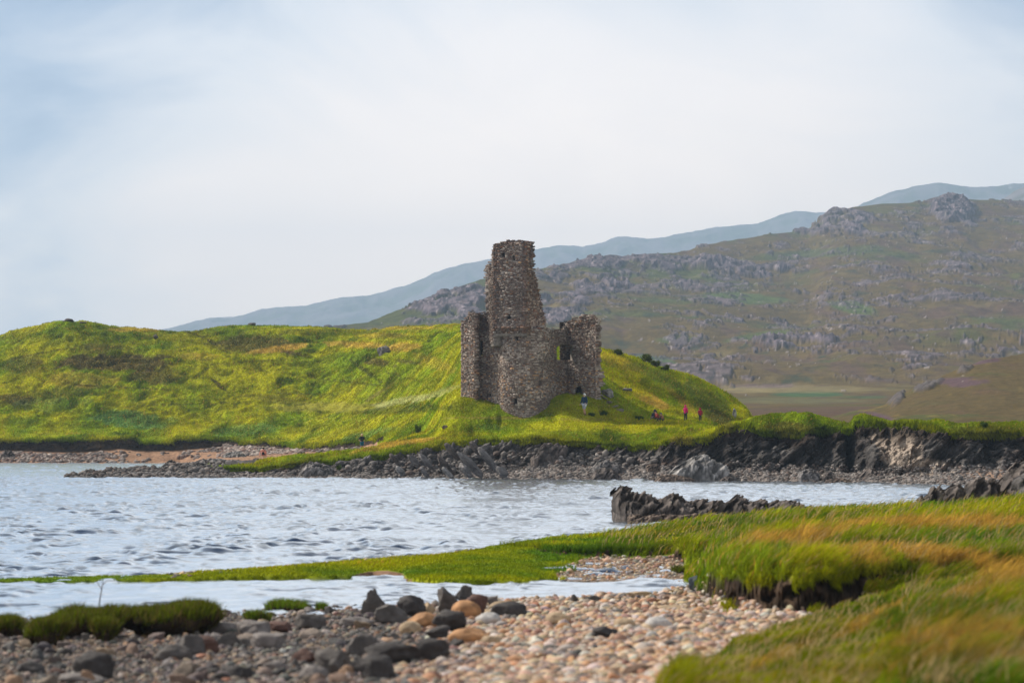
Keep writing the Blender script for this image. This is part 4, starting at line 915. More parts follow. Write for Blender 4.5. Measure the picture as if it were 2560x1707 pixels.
FP = [(2250, 1240, 420, 14, -3, 'tan', .85), (2480, 1230, 200, 12, -3, 'tan', .8), (1980, 1362, 150, 14, -6, 'tan', .7), (2330, 1325, 260, 14, 0, 'tan', .75), (2320, 1400, 170, 18, 8, 'tan', .85), (2480, 1440, 110, 40, 15, 'tan', .7), (2080, 1395, 150, 14, 8, 'tan', .45),
      (2440, 1500, 160, 25, -20, 'tan', .5), (2150, 1570, 110, 16, -25, 'tan', .55), (1960, 1640, 110, 20, -25, 'tan', .4), (2400, 1650, 240, 14, 0, (0.30, 0.17, 0.09), .6), (2450, 1690, 200, 14, 0, 'tan', .35), (2050, 1600, 200, 60, -30, 'dark', .25),
      (1850, 1420, 150, 22, 5, (0.17, 0.24, 0.01), .8), (2300, 1560, 160, 30, -5, (0.07, 0.14, 0.01), .7), (2350, 1610, 200, 24, 0, 'dark', .6), (1700, 1335, 200, 16, -10, 'dark', .45), (2100, 1300, 180, 12, -5, 'dark', .4), (1900, 1320, 100, 12, 0, (0.10, 0.13, 0.02), .5),
      (2250, 1690, 260, 20, 0, (0.16, 0.15, 0.02), .6), (1700, 1690, 120, 12, -30, 'dark', .4)]
for (a_, b_, c_, d_, e_, k_, f_) in FP: cg = mixc(cg, C[k_] if isinstance(k_, str) else np.array(k_), ell(PX, PY, a_, b_, c_, d_, e_, w1 * 0.8) * f_)
csoil = mixc(np.tile(C['soil'] * 0.8, D.shape + (1,)), np.array((0.085, 0.055, 0.035)), sm(-.2, .4, sw))
col = np.where((kind == 1)[..., None], cg, np.where((kind == 2)[..., None], csoil, np.where((kind == 3)[..., None], C['sand'] * 0.7, cs)))
tag(mk('shore_terrain', fgv.reshape(-1, 3), gridfaces(*D.shape), M['land'], col.reshape(-1, 3), smooth=True), kind='structure')
def fz(px, d):
    j = np.clip(np.searchsorted(U, px), 1, len(U) - 1); i = np.clip(np.searchsorted(Drow, d), 1, len(Drow) - 1)
    tx = (px - U[j - 1]) / (U[j] - U[j - 1]); ty = (d - Drow[i - 1]) / (Drow[i] - Drow[i - 1])
    return (Zf[i - 1, j - 1] * (1 - tx) + Zf[i - 1, j] * tx) * (1 - ty) + (Zf[i, j - 1] * (1 - tx) + Zf[i, j] * tx) * ty
def pix_of(x, d): return CX + x * F / d
# grass of the near banks
fg = Grid.__new__(Grid); fg.X, fg.Y, fg.Z, fg.nr, fg.nc, fg.cols = Xn, DD, Zf, D.shape[0], D.shape[1], U
dpy = np.abs(np.diff(PY, axis=0))[:, :-1]
k0 = (kind[:-1, :-1] == 1)
vis = k0 * (PX[:-1, :-1] > -40) * (PX[:-1, :-1] < 2620) * (PY[1:, :-1] < 1760)
near_w = (dpy + 0.3) * np.where(D[:-1, :-1] < 66, 1.7, 1.0) * np.where(UU[:-1, :-1] < 1400, 1.6, 1)
n = 260000
P3, bl, ij = fg.scatter(vis * near_w, n)
bx, by = bl(PX), bl(PY); t_r = bl(tr)
cc = np.stack([bl(cg[..., k]) for k in range(3)], -1) * rng.uniform(0.6, 1.4, (n, 1))
tanp = np.clip((cc[:, 0] / (cc[:, 1] + 1e-3) - 0.95) * 1.2, 0, 0.6) + 0.05 * t_r
tb = rng.random(n) < tanp; cc[tb] = C['tan'] * rng.uniform(0.5, 1.15, (tb.sum(), 1)) * (1, .93, .9)
h = rng.uniform(0.10, 0.28, n) * (0.45 + 0.75 * t_r) * np.clip(0.9 + bl(w3) * 0.8 + bl(w1) * 0.5, .4, 1.6); h[tb] *= 1.2; h *= np.where(P3[:, 1] > 66, 0.8, 1.0) * np.where((bx < 480) & (P3[:, 1] > 60), 0.5, 1.0)
eg = sm(0.2, 1.6, P3[:, 1] - np.interp(bx, U, de.mean(0) if de.ndim > 1 else de)); on = (P3[:, 1] < 66) * sm(1680, 1720, bx) * (1 - sm(2130, 2330, bx)); h *= 1 - 0.68 * on * (1 - eg)
h *= np.where((P3[:, 1] > 66) & (bx < 1400), 0.75, 1.0)
clm = fbm(P3[:, 0] / 0.42, P3[:, 1] / 0.7, o=3, seed=540, g=.6); nr_ = np.where((bx > 1350), 1, .35); cc *= np.where(P3[:, 1] < 48, .8, 1)[:, None]
h *= np.clip(1 + 1.3 * clm * nr_, .35, 2.0); cc *= np.clip(1 + 1.0 * clm * nr_, .35, 1.7)[:, None]  # gaps between tussocks get their shade from darker blade colour
stk = (rng.random(n) < .025) & (bx > 1500); h[stk] = rng.uniform(.25, .42, stk.sum()) * (1 if True else 0); cc[stk] = np.array((.50, .36, .16)) * rng.uniform(.6, 1.1, (stk.sum(), 1))
h *= np.where(stk & (bx < 2250) & (bx > 1690) & (np.interp(bx, U, de.mean(0) if de.ndim > 1 else de) > P3[:, 1] - 1), .5, 1)
lean = np.stack([rng.normal(0.55, 0.3, n), rng.normal(-0.1, 0.3, n)], -1); lean[:, 0] += bl(w1) * 0.3
Vb, Tb, Cb = blades(P3, h, 0.010 + P3[:, 1] * 0.00022, lean, cc, seg=2)
# overhanging fringe along the cut banks
ei = np.argwhere((kind[1:, :] == 1) & (kind[:-1, :] == 2)); ei = ei[(PX[ei[:, 0], ei[:, 1]] > 1200)]
m2 = 14000; e_ = ei[rng.integers(0, len(ei), m2)]
Pf = fgv[e_[:, 0] + 1, e_[:, 1]] + np.stack([rng.uniform(-.05, .05, m2), rng.uniform(-.12, .05, m2), rng.uniform(-.03, .03, m2)], -1)
hf = rng.uniform(0.08, 0.26, m2); cf = cg[e_[:, 0] + 1, e_[:, 1]] * rng.uniform(0.5, 1.2, (m2, 1)); up = rng.random(m2) < 0.5; hf *= np.where(Pf[:, 1] < 66, 0.6, 1)
Vf, Tf, Cf = blades(Pf, hf, 0.022 + 0 * hf, np.stack([rng.normal(0.2, 0.4, m2), rng.normal(-0.5, 0.3, m2)], -1), cf)
tipi = np.arange(m2) * 3 + 2; Vf[tipi, 2] = np.where(up, Vf[tipi, 2], Pf[:, 2] - hf)
tag(mk('bank_grass', np.concatenate([Vb, Vf]), None, M['blade'], np.concatenate([Cb, Cf]), tri=np.concatenate([Tb, Tf + len(Vb)])), kind='stuff')
# small yellow flowers on the middle bank
nf = 160; fx = rng.uniform(1650, 2200, nf); fd = 79 + 14 * rng.random(nf) ** 2; V = []; T = []
for k in range(nf):
    z = float(fz(fx[k], fd[k])) + 0.16; c0 = np.array((xat(fx[k], fd[k]), fd[k], z)); r_ = 0.022; s0 = len(V) 
    for a in range(6): V.append(c0 + (r_ * math.cos(a * 1.047), 0.01 * math.sin(a), r_ * math.sin(a * 1.047)))
    V.append(c0 + (0, -.02, 0)); T += [(s0 + a, s0 + (a + 1) % 6, s0 + 6) for a in range(6)]
tag(mk('yellow_flowers', np.array(V), None, mat_plain('flower_mat', (0.75, 0.62, 0.02)), tri=np.array(T)), kind='stuff')

# ---------------------------------------------------------------- stones
def ico(sub):
    bm = bmesh.new(); bmesh.ops.create_icosphere(bm, subdivisions=sub, radius=1.0)
    V = np.array([v.co[:] for v in bm.verts]); T = np.array([[v.index for v in f.verts] for f in bm.faces]); bm.free(); return V, T
ICO = {k: ico(k) for k in (1, 2, 3, 4, 5)}
def rock_shape(seed, sub=3, ang=0.5, size=(1, 1, 1), nz=0.12, box=0.0, strat=0.0, tilt=0.6):
    r_ = np.random.default_rng(seed); V, T = ICO[sub]; V = V.copy()
    if box: V = np.sign(V) * np.abs(V) ** (1 - box * 0.55); 
    for k in range(int(5 + 9 * ang)):
        nrm = r_.normal(0, 1, 3); nrm /= np.linalg.norm(nrm); o = r_.uniform(0.80 - 0.42 * ang, 0.97)
        dd = V @ nrm; V -= np.clip(dd - o, 0, None)[:, None] * nrm * 0.95
    f = fbm(V[:, 0] * 1.7 + seed, V[:, 1] * 1.7, V[:, 2] * 1.7, o=4, seed=seed)
    V *= (1 + nz * 1.6 * f)[:, None]; V += (blocks(V[:, 0] * 1.6 + seed, V[:, 1] * 1.6, V[:, 2] * 2.2 + V[:, 0], seed) * 0.10 * ang)[:, None] * V
    if strat:
        q = V[:, 2] * math.cos(tilt) + V[:, 0] * math.sin(tilt)
        sN = ridged(q * 5 + seed, V[:, 1] * 0.8 + f, V[:, 0] * 0.6, o=3, seed=seed + 5)
        V *= (1 + strat * 0.25 * sN)[:, None]
    return V * np.array(size), T
def stones_batch(name, n, place, sizes, cols, mat, ang=(0.2, 0.7), sub=1, nv=14, flatr=(0.45, 0.8), smooth=False, seed=0):
    """one mesh of many loose small stones lying on the ground (shingle nobody could count)"""
    Vs, Ts, Cs = [], [], []; base = [rock_shape(seed + 900 + k, sub, rng.uniform(*ang), nz=0.15) for k in range(nv)]
    Pn = place; nper = len(base[0][0])
    idx = rng.integers(0, nv, n); off = 0
    for k in range(nv):
        m_ = np.where(idx == k)[0]
        if not len(m_): continue
        V, T = base[k]; a = rng.uniform(0, 6.28, len(m_)); s_ = sizes[m_]; fl = rng.uniform(*flatr, len(m_)); el = rng.uniform(0.65, 1.0, len(m_))
        tl = rng.normal(0, 0.18, len(m_))
        x = V[None, :, 0] * s_[:, None]; y = V[None, :, 1] * (s_ * el)[:, None]; z = V[None, :, 2] * (s_ * fl)[:, None]
        z = z + x * tl[:, None]
        ca, sa = np.cos(a)[:, None], np.sin(a)[:, None]
        W = np.stack([x * ca - y * sa, x * sa + y * ca, z], -1) + Pn[m_][:, None, :]
        Vs.append(W.reshape(-1, 3)); Cs.append(np.repeat(cols[m_], nper, 0))
        Ts.append((T[None] + (np.arange(len(m_)) * nper)[:, None, None]).reshape(-1, 3) + off); off += len(m_) * nper
    return mk(name, np.concatenate(Vs), None, mat, np.concatenate(Cs), smooth=smooth, tri=np.concatenate(Ts))
def stone_cols(n, warm):
    pal = np.array([(0.44, 0.30, 0.20), (0.40, 0.21, 0.11), (0.50, 0.43, 0.36), (0.27, 0.20, 0.16), (0.10, 0.09, 0.085), (0.19, 0.165, 0.15), (0.30, 0.17, 0.12), (0.52, 0.37, 0.24)])
    ww = np.array([1.0, 0.7, .9, .5, .12, .3, .5, .9])[None] * warm[:, None] + np.array([.25, .10, .35, .9, 1.3, 1.4, .2, .08])[None] * (1 - warm[:, None])
    ww = ww / ww.sum(1, keepdims=True); k = (ww.cumsum(1) > rng.random(n)[:, None]).argmax(1)
    return pal[k] * rng.uniform(0.7, 1.2, (n, 1)) * (1 + rng.normal(0, .05, (n, 3)))
# shingle of the beach
dpyf = np.abs(np.diff(PY, axis=0))[:, :-1]
isb = ((kind[:-1, :-1] == 0) & ((mm[:-1, :-1] < .02) | (UU[:-1, :-1] < 1700)) & (Zf[:-1, :-1] > -0.02) & (PX[:-1, :-1] > -60) & (PX[:-1, :-1] < 2300) & (PY[:-1, :-1] < 1790)) | (talus[:-1, :-1] > 0.1)
n = 26000
P3, bl, ij = fg.scatter(isb * (dpyf + .2) * np.where(D[:-1, :-1] > 66, 1.4, 1), n)
bx, by = bl(PX), bl(PY)
warm = np.clip(sm(850, 1350, bx + (by - 1600) * 0.3) + rng.normal(0, .08, n), 0, 1)
sz = rng.lognormal(math.log(0.045), 0.45, n) * (0.75 + 0.6 * warm) * np.where(by < 1470, 0.58, 1); sz = np.clip(sz, 0.02, 0.13)
sz = np.where((bx < 420) & (by > 1600), sz * 0.7, sz)
tag(stones_batch('beach_shingle', n, P3 + np.array((0, 0, 0.01)), sz, stone_cols(n, warm) * (0.72 + 0.38 * warm)[:, None], M['pebble'], ang=(0.25, 0.75), sub=2, smooth=True), kind='stuff')
# turf edge stones along the far side of the spit
n = 900; bx = rng.uniform(420, 1300, n); bd = np.interp(bx, U, dfar[0]) - 0.6 + rng.normal(0, .6, n) - 0.3
Pn = np.stack([xat(bx, bd, 1400), bd, np.maximum(fz(bx, bd), -0.02)], -1)
tag(stones_batch('spit_shingle', n, Pn, rng.uniform(.03, .10, n), stone_cols(n, np.full(n, .3)), M['pebble'], ang=(.3, .7), sub=1), kind='stuff')

# the biggest stones: things of their own
BL = {'k': (0.06, 0.053, 0.05), 'g': (0.20, 0.175, 0.16), 'd': (0.105, 0.092, 0.083), 'r': (0.12, 0.065, 0.05), 'o': (0.42, 0.22, 0.10), 't': (0.44, 0.32, 0.20), 'w': (0.50, 0.47, 0.44), 'b': (0.19, 0.115, 0.075), 's': (0.10, 0.115, 0.14)}
def add_boulder(px, py, w, h, c, ang, label, group='large boulders on the beach', seed=None, box=0.0, strat=0.0, name='boulder', rz=None, d=None, tilt=0.5, dep=0.85, smooth=False):
    """px,py: middle of the stone in the photo, w,h its size there"""
    seed = int(px * 7 + py) if seed is None else seed
    ybase = py + h * 0.42
    if d is None:
        dd = np.linspace(33, 110, 500); pp = np.array([proj(xat(px, q, 1400), q, float(fz(px, q)))[1] for q in dd])
        ok = np.where(pp <= ybase)[0]; d = float(dd[ok[0]]) if len(ok) else 60.0
    s_ = d / F; z0 = float(fz(px, d))
    ang = min(ang + (0 if smooth else .25), 1); box = box if smooth else max(box, .35)
    V, T = rock_shape(seed, 4, ang, (w / 2 * s_ * (1.25 if c in 'kd' else 1.15), w / 2 * s_ * dep, h / 2 * s_ * (1.35 if c in 'kd' else 1.22)), nz=0.08 + 0.12 * ang, box=box, strat=strat, tilt=tilt)
    V[:, 2] -= V[:, 2].min() * 0.8
    cc_ = np.array(BL[c])[None] * (1 + 0.35 * fbm(V[:, 0] * 9, V[:, 1] * 9, V[:, 2] * 9, o=3, seed=seed))[:, None]
    o = mk(name, V, None, M['boulder'], cc_, tri=T, smooth=smooth); o.location = (xat(px, d, 1400), d + w / 2 * s_ * dep * 0.6, z0 - 0.02)
    if rz: o.rotation_euler = (0, 0, rz)
    return tag(o, label, 'boulder', group)
Q2 = lambda X_, Y_, w, h, *a, **k: add_boulder(600 + X_ / 3.36, 1250 + Y_ / 3.36, w / 3.36, h / 3.36, *a, **k)
Q1 = lambda X_, Y_, w, h, *a, **k: add_boulder(X_ / 2.816, 1150 + Y_ / 2.816, w / 2.816, h / 2.816, *a, **k)
Q3 = lambda X_, Y_, w, h, *a, **k: add_boulder(1200 + X_ / 3.36, 1250 + Y_ / 3.36, w / 3.36, h / 3.36, *a, **k)
Q2(1140, 895, 205, 175, 'd', .7, 'blocky cracked dark brown boulder standing at the water edge left of centre', box=.6, strat=.5, tilt=1.4)
Q2(1460, 915, 215, 150, 'k', .6, 'squat black boulder between the cracked blocky one and the orange cobbles', box=.4)
Q2(1590, 920, 90, 120, 't', .4, 'tan slab leaning on the right side of the squat black boulder')
Q2(1262, 990, 260, 125, 'd', .5, 'long low grey-brown boulder in front of the squat black one', strat=.3)
Q2(985, 1025, 265, 95, 'g', .4, 'low flat grey stone with a pale top left of the long grey-brown boulder')
Q2(1740, 880, 135, 180, 'd', .7, 'upright square grey boulder at the left of the shoreline cluster', box=.7)
Q2(1868, 815, 125, 105, 'd', .8, 'jagged dark brown rock topmost in the shoreline cluster', strat=.5)
Q2(1985, 895, 175, 165, 'r', .5, 'reddish brown boulder behind the round orange one', box=.3)
Q2(2110, 840, 130, 90, 'g', .6, 'greenish grey stone at the right end of the shoreline cluster')
Q2(1898, 940, 225, 155, 'o', .05, 'large round orange boulder in the shoreline cluster', smooth=True)
Q2(2190, 890, 170, 90, 't', .3, 'pale tan stone behind the wet dark brown boulder', smooth=True)
Q2(2262, 940, 255, 125, 'k', .3, 'wet dark brown boulder with a smooth back right of the cluster', smooth=True)
Q2(1540, 1030, 235, 135, 'o', .3, 'orange and brown mottled boulder left of the black split rock', smooth=True)
Q2(1428, 1085, 165, 115, 't', .1, 'small rounded yellow-tan boulder below the orange mottled one', smooth=True)
Q2(1800, 1060, 240, 150, 'k', .8, 'black split rock in front of the large round orange boulder', strat=.6)
Q2(1670, 1130, 200, 110, 'k', .7, 'black slabby rock low at the left foot of the black split rock')
Q2(2100, 1010, 200, 110, 'w', .2, 'whitish grey rounded boulder right of the large orange one', smooth=True)
Q2(1925, 1150, 300, 140, 'o', .15, 'wide tan boulder with a grey face, front of the shoreline cluster', smooth=True)
Q2(2110, 1180, 160, 90, 't', .3, 'pale tan stone beside the wide grey-faced boulder', smooth=True)
Q2(600, 1020, 205, 165, 'd', .5, 'dark rounded boulder with a pale cap near the small green tuft', box=.3)
Q2(590, 925, 110, 55, 'g', .4, 'flat bluish grey stone just behind the dark rounded boulder')
Q2(755, 925, 75, 65, 'd', .6, 'small pointed dark stone alone at the water edge')
Q2(110, 1085, 250, 130, 'g', .4, 'broad brownish grey boulder at the left end of the stony ridge')
Q2(350, 1075, 220, 110, 'r', .5, 'reddish grey boulder with a flat slanting side')
Q2(250, 1185, 300, 150, 'g', .4, 'large domed grey boulder in front of the reddish grey one')
Q2(60, 1200, 150, 75, 'd', .5, 'dark wedge shaped stone left of the large domed grey boulder')
Q2(1025, 1250, 245, 165, 'd', .5, 'dark brown domed boulder by itself in the middle of the grey shingle')
Q2(1290, 1325, 400, 150, 'k', .6, 'long black rock on the shingle right of the dark brown domed boulder', strat=.4)
Q2(1620, 1300, 330, 165, 'k', .7, 'jagged black rock at the right end of the long black one', strat=.5)
Q2(1840, 1220, 150, 90, 'k', .6, 'small black rock under the wide grey-faced boulder')
Q2(520, 1325, 210, 130, 'r', .6, 'dark reddish brown angular boulder with a flat top', box=.5)
Q2(800, 1385, 340, 200, 'd', .7, 'big peaked dark boulder with brown streaks in the foreground', strat=.4)
Q2(1120, 1440, 300, 190, 'k', .5, 'big black boulder lowest in the middle foreground')
Q2(1680, 1395, 230, 90, 'b', .4, 'rusty brown flat boulder in front of the jagged black rock')
Q2(1850, 1400, 160, 70, 'b', .4, 'brownish flat stone right of the rusty brown boulder')
Q2(620, 1465, 220, 130, 'g', .3, 'pale grey boulder with a yellowish tip at the bottom edge', smooth=True)
Q2(280, 1400, 190, 90, 'g', .4, 'medium grey boulder low in the grey shingle', smooth=True)
Q2(60, 1470, 120, 110, 'k', .5, 'black boulder at the bottom edge left of the pale grey one')
Q2(840, 1520, 240, 70, 'g', .3, 'half visible grey boulder at the bottom edge of the view', smooth=True)
Q2(2080, 1360, 120, 60, 'b', .4, 'small rust brown stone among the orange cobbles')
Q1(1215, 1372, 220, 105, 'd', .3, 'dark grey boulder with a flattened top left of the twin boulders', smooth=True)
Q1(1345, 1325, 150, 140, 'd', .3, 'left one of the twin dark domed boulders')
Q1(1455, 1312, 170, 120, 'r', .4, 'right one of the twin dark domed boulders, slanting and brown')
Q1(1405, 1185, 130, 115, 'd', .5, 'dark boulder with a white cap at the end of the turf hummock')
Q1(1440, 1105, 60, 35, 'w', .3, 'small white stone on the end of the turf hummock')
Q1(1560, 1190, 180, 90, 'g', .4, 'smooth grey boulder right of the white capped one', smooth=True)
Q1(1595, 1272, 140, 100, 'd', .5, 'dark wedge stone between the domed boulders and the grey one')
Q1(1520, 1245, 90, 60, 'g', .5, 'small grey stone above the right twin boulder')
Q1(640, 1480, 260, 170, 'k', .3, 'big blackish boulder at the lower left', smooth=False)
Q1(560, 1545, 300, 70, 'g', .5, 'long pale grey slab along the bottom edge', box=.5)
Q1(190, 1470, 190, 80, 'k', .4, 'low dark boulder at the far lower left')
Q1(70, 1415, 100, 50, 'k', .4, 'small dark stone at the left edge of the view')
Q1(410, 1485, 95, 50, 'r', .4, 'small dark red stone left of the big blackish boulder')
Q1(1680, 1500, 230, 90, 'k', .5, 'dark flat boulder near the bottom edge under the domed boulders')
Q1(240, 1330, 60, 35, 'd', .3, 'small dark stone below the front turf clump')
Q3(1050, 1125, 180, 115, 'k', .6, 'lone black boulder with a rusty left side amid the orange cobbles')
Q3(500, 1195, 100, 60, 's', .3, 'bluish slate cobble left of the lone black boulder', smooth=True)
Q3(710, 1070, 120, 70, 'o', .2, 'bright orange cobble above the lone black boulder', smooth=True)
Q3(660, 1000, 190, 110, 't', .3, 'large pale orange cobble behind the bright orange one', smooth=True)
Q3(1500, 1040, 210, 110, 'w', .3, 'large whitish cobble in the middle of the orange beach', smooth=True)
Q3(1210, 1045, 180, 90, 't', .3, 'pale rounded cobble just right of the lone black boulder', smooth=True)
Q3(1330, 1450, 250, 120, 'b', .4, 'big rusty brown cobble near the bottom edge, dark on its right', smooth=True)
Q3(790, 835, 85, 65, 'd', .6, 'small grey peaked stone at the water edge')
Q3(950, 835, 115, 60, 'd', .5, 'dark low stone at the water edge above the orange cobbles')
Q3(1190, 800, 80, 45, 'g', .4, 'small grey stone at the water edge further right')
Q3(1340, 800, 200, 50, 't', .5, 'flat tan slab lying along the water edge', box=.3)
Q3(1575, 790, 80, 35, 'd', .5, 'small dark stone in the shallows near the bank')
Q3(1812, 700, 110, 115, 's', .6, 'dark bluish boulder at the tip of the grass bank')
Q3(1650, 820, 230, 50, 'b', .6, 'long rusty slab slanting up towards the bank', box=.4)
Q3(1650, 900, 260, 55, 't', .5, 'long tan slab below the rusty one, pointing at the bank', box=.4)
# medium cobbles: individuals of one kind
protos = []
for k in range(9):
    protos.append((rock_shape(1300 + k, 2, rng.uniform(0.1, 0.5), (1, 0.8, 0.62), nz=0.14), rock_shape(1400 + k, 3, rng.uniform(0.6, .95), (1, 0.8, 0.68), nz=0.18, box=.4)))
for tone, (nn, lo, hi, lab) in {'warm': (150, 1020, 2080, 'pale orange or whitish rounded cobble among its like on the right of the beach'), 'grey': (140, -20, 1080, 'grey rounded cobble among its like on the left of the beach')}.items():
    P3, bl, ij = fg.scatter(isb * (dpyf + .2) * (PX[:-1, :-1] > lo) * (PX[:-1, :-1] < hi) * (D[:-1, :-1] < 63), nn)
    wm = np.full(nn, 1.0 if tone == 'warm' else 0.12); cc = stone_cols(nn, wm) * (1.0 if tone == 'warm' else 0.62); mats = {}
    for k in range(nn):
        V, T = protos[k % 9][tone == 'grey']; s_ = rng.uniform(0.07, 0.14) if tone == 'warm' else rng.uniform(0.08, 0.20)
        if k < 18:
            o = mk('cobble', V, None, M['boulder'], np.tile(cc[k], (len(V), 1)), tri=T, smooth=(tone == 'warm')); src = o if k == 0 else src; mats[k] = o
        else: o = mats[k % 18].copy(); COL.objects.link(o)
        o.location = P3[k] + np.array((0, 0, s_ * 0.25)); o.scale = (s_, s_ * rng.uniform(.7, 1), s_ * rng.uniform(.7, 1.1)); o.rotation_euler = (rng.normal(0, .15), rng.normal(0, .15), rng.uniform(0, 6.28))
        tag(o, lab, 'cobble', tone + ' coloured cobbles of the beach')
# ---------------------------------------------------------------- rocks of the shore and the slopes
ROCKC = {'dark': ((0.042, 0.033, 0.028), (0.16, 0.13, 0.112)), 'grey': ((0.075, 0.067, 0.062), (0.26, 0.235, 0.22)), 'pale': ((0.10, 0.092, 0.085), (0.42, 0.39, 0.36)), 'brown': ((0.05, 0.036, 0.03), (0.22, 0.16, 0.12))}
def ridge_rock(name, pts, d, depth, pb, label, tone='dark', tilt=0.8, spike=0.3, seed=1, group=None, nu=None, base_z=-0.4, cat='rock'):
    """long jagged outcrop: crest line from the photo (px,py), real depth front to back"""
    p = np.array(pts, float); x0, x1 = p[0, 0], p[-1, 0]
    nu = nu or int(max(40, (x1 - x0) / 2.0)); nv = 34
    U_ = np.linspace(x0, x1, nu); top = zat(np.interp(U_, p[:, 0], p[:, 1]), d); pbz = zat(pb, d) if pb else base_z
    th = np.linspace(0, math.pi, nv)[:, None]
    endt = np.sqrt(np.clip(np.minimum((U_ - x0), (x1 - U_)) / (x1 - x0) * 9, 0.01, 1))
    dp = depth * endt[None]
    Xg = xat(U_, d)[None] + 0 * th; Yg = d + depth * 0.5 - dp * np.cos(th) * 0.5 * 1.15 * np.where(np.cos(th) > 0, 1, 1); 
    Hh = top - base_z; Zg = base_z + Hh[None] * np.sin(th) ** 0.6
    ca, sa = math.cos(tilt), math.sin(tilt)
    q1, q2 = Xg * ca + Zg * sa, -Xg * sa + Zg * ca
    sc = max(0.25, (Hh.max()) * 0.5)
    wv = fbm(Xg / sc, Yg / sc, Zg / sc, o=2, seed=seed) * 0.8
    lp = fbm(Xg / sc / 0.9, Yg / sc, Zg / sc, o=4, seed=seed + 2, g=.6)
    jb_ = blocks(q1 / sc / 0.9 + wv, Yg / sc / 0.8, q2 / sc / 0.28 + wv * 1.5, seed + 4) * .6 + blocks(q1 / sc / 0.4 + wv, Yg / sc / 0.4, q2 / sc / 0.12 + wv, seed + 5) * .35
    am = np.sin(th) ** 0.5 * sc
    Yg = Yg - am * (lp * 0.8 + jb_ * 0.38); Zg = Zg + am * (jb_ * spike * 0.55 + lp * 0.28) * (np.sin(th) > 0.15); Xg = Xg + am * jb_ * 0.22
    lo, hi = ROCKC[tone]; c = mixc(np.tile(np.array(lo), Xg.shape + (1,)), np.array(hi), sm(-0.3, 0.8, jb_ + lp * 1.3 + 0.1))
    c = c * (1 + 0.3 * fbm(Xg * 3, Yg * 3, Zg * 3, o=3, seed=seed + 9))[..., None]
    V = np.stack([Xg, Yg, Zg], -1).reshape(-1, 3); org = np.array((float(xat((x0 + x1) / 2, d)), d, 0.0))
    o = mk(name, V - org, gridfaces(nv, nu), M['rock'], c.reshape(-1, 3)); o.location = org
    return tag(o, label, cat, group)
# islet in the bay
ridge_rock('rocky_islet', [(1533, 1226), (1541, 1227), (1549, 1219), (1560, 1223), (1571, 1227), (1585, 1230), (1598, 1235), (1619, 1243), (1647, 1253), (1664, 1249), (1674, 1242), (1684, 1239), (1695, 1243), (1707, 1252), (1722, 1258), (1734, 1256), (1747, 1253), (1775, 1258), (1799, 1254), (1815, 1260), (1830, 1254), (1843, 1245), (1856, 1249), (1872, 1257), (1888, 1259), (1905, 1258), (1922, 1261), (1934, 1264), (1945, 1252), (1960, 1254), (1978, 1257), (1992, 1261), (2005, 1268), (2040, 1276)], 113.5, 3.4, None, 'long dark jagged rock islet in the water beyond the green bank', 'dark', 0.8, .42, 11, base_z=-.25)
ridge_rock('shore_rock', [(1568, 1292), (1585, 1288), (1610, 1290), (1650, 1286), (1700, 1290), (1760, 1284), (1820, 1288), (1850, 1284)], 111.8, 1.0, None, 'low brownish ledge at the foot of the jagged islet', 'brown', 0.5, .3, 12, base_z=-.2)
# spiky rocks on the right behind the tan grass
for i, (pts, d_, dep, lab, sp) in enumerate([
    ([(2296, 1246), (2304, 1240), (2309, 1246), (2318, 1238), (2326, 1244)], 98, 0.7, 'lowest small dark rock points leftmost behind the tan grass', .5),
    ([(2324, 1240), (2328, 1222), (2333, 1221), (2337, 1226), (2340, 1236), (2343, 1222), (2348, 1219), (2354, 1226), (2360, 1238)], 98.5, 0.8, 'pair of thin dark pointed rocks like fins behind the tan grass', .55),
    ([(2360, 1240), (2375, 1222), (2385, 1214), (2398, 1212), (2405, 1219), (2412, 1226), (2420, 1232)], 99, 1.4, 'rounded dark rock just right of the two rock fins', .4),
    ([(2412, 1236), (2425, 1212), (2440, 1205), (2455, 1202), (2462, 1197), (2470, 1212), (2476, 1224)], 100, 1.5, 'broad dark rock with a knob, next but one right of the fins', .45),
    ([(2466, 1232), (2475, 1203), (2486, 1197), (2493, 1200), (2498, 1212), (2504, 1226)], 100.5, 1.2, 'dark knobbly rock directly left of the tall leaning crag', .45),
    ([(2494, 1232), (2508, 1212), (2520, 1197), (2532, 1180), (2545, 1166), (2556, 1160), (2575, 1150), (2600, 1145), (2640, 1160)], 101, 2.2, 'tall dark crag leaning right at the right edge of the view', .4),
    ([(2540, 1215), (2548, 1192), (2562, 1184), (2590, 1180), (2620, 1195)], 99.5, 1.2, 'grey lichened rock in front of the tall leaning crag', .4)]):
    ridge_rock('spiky_rock', pts, d_, dep, None, lab, 'dark' if i != 6 else 'grey', 0.95, sp, 20 + i, 'spiky rocks on the right shore', base_z=0.7)
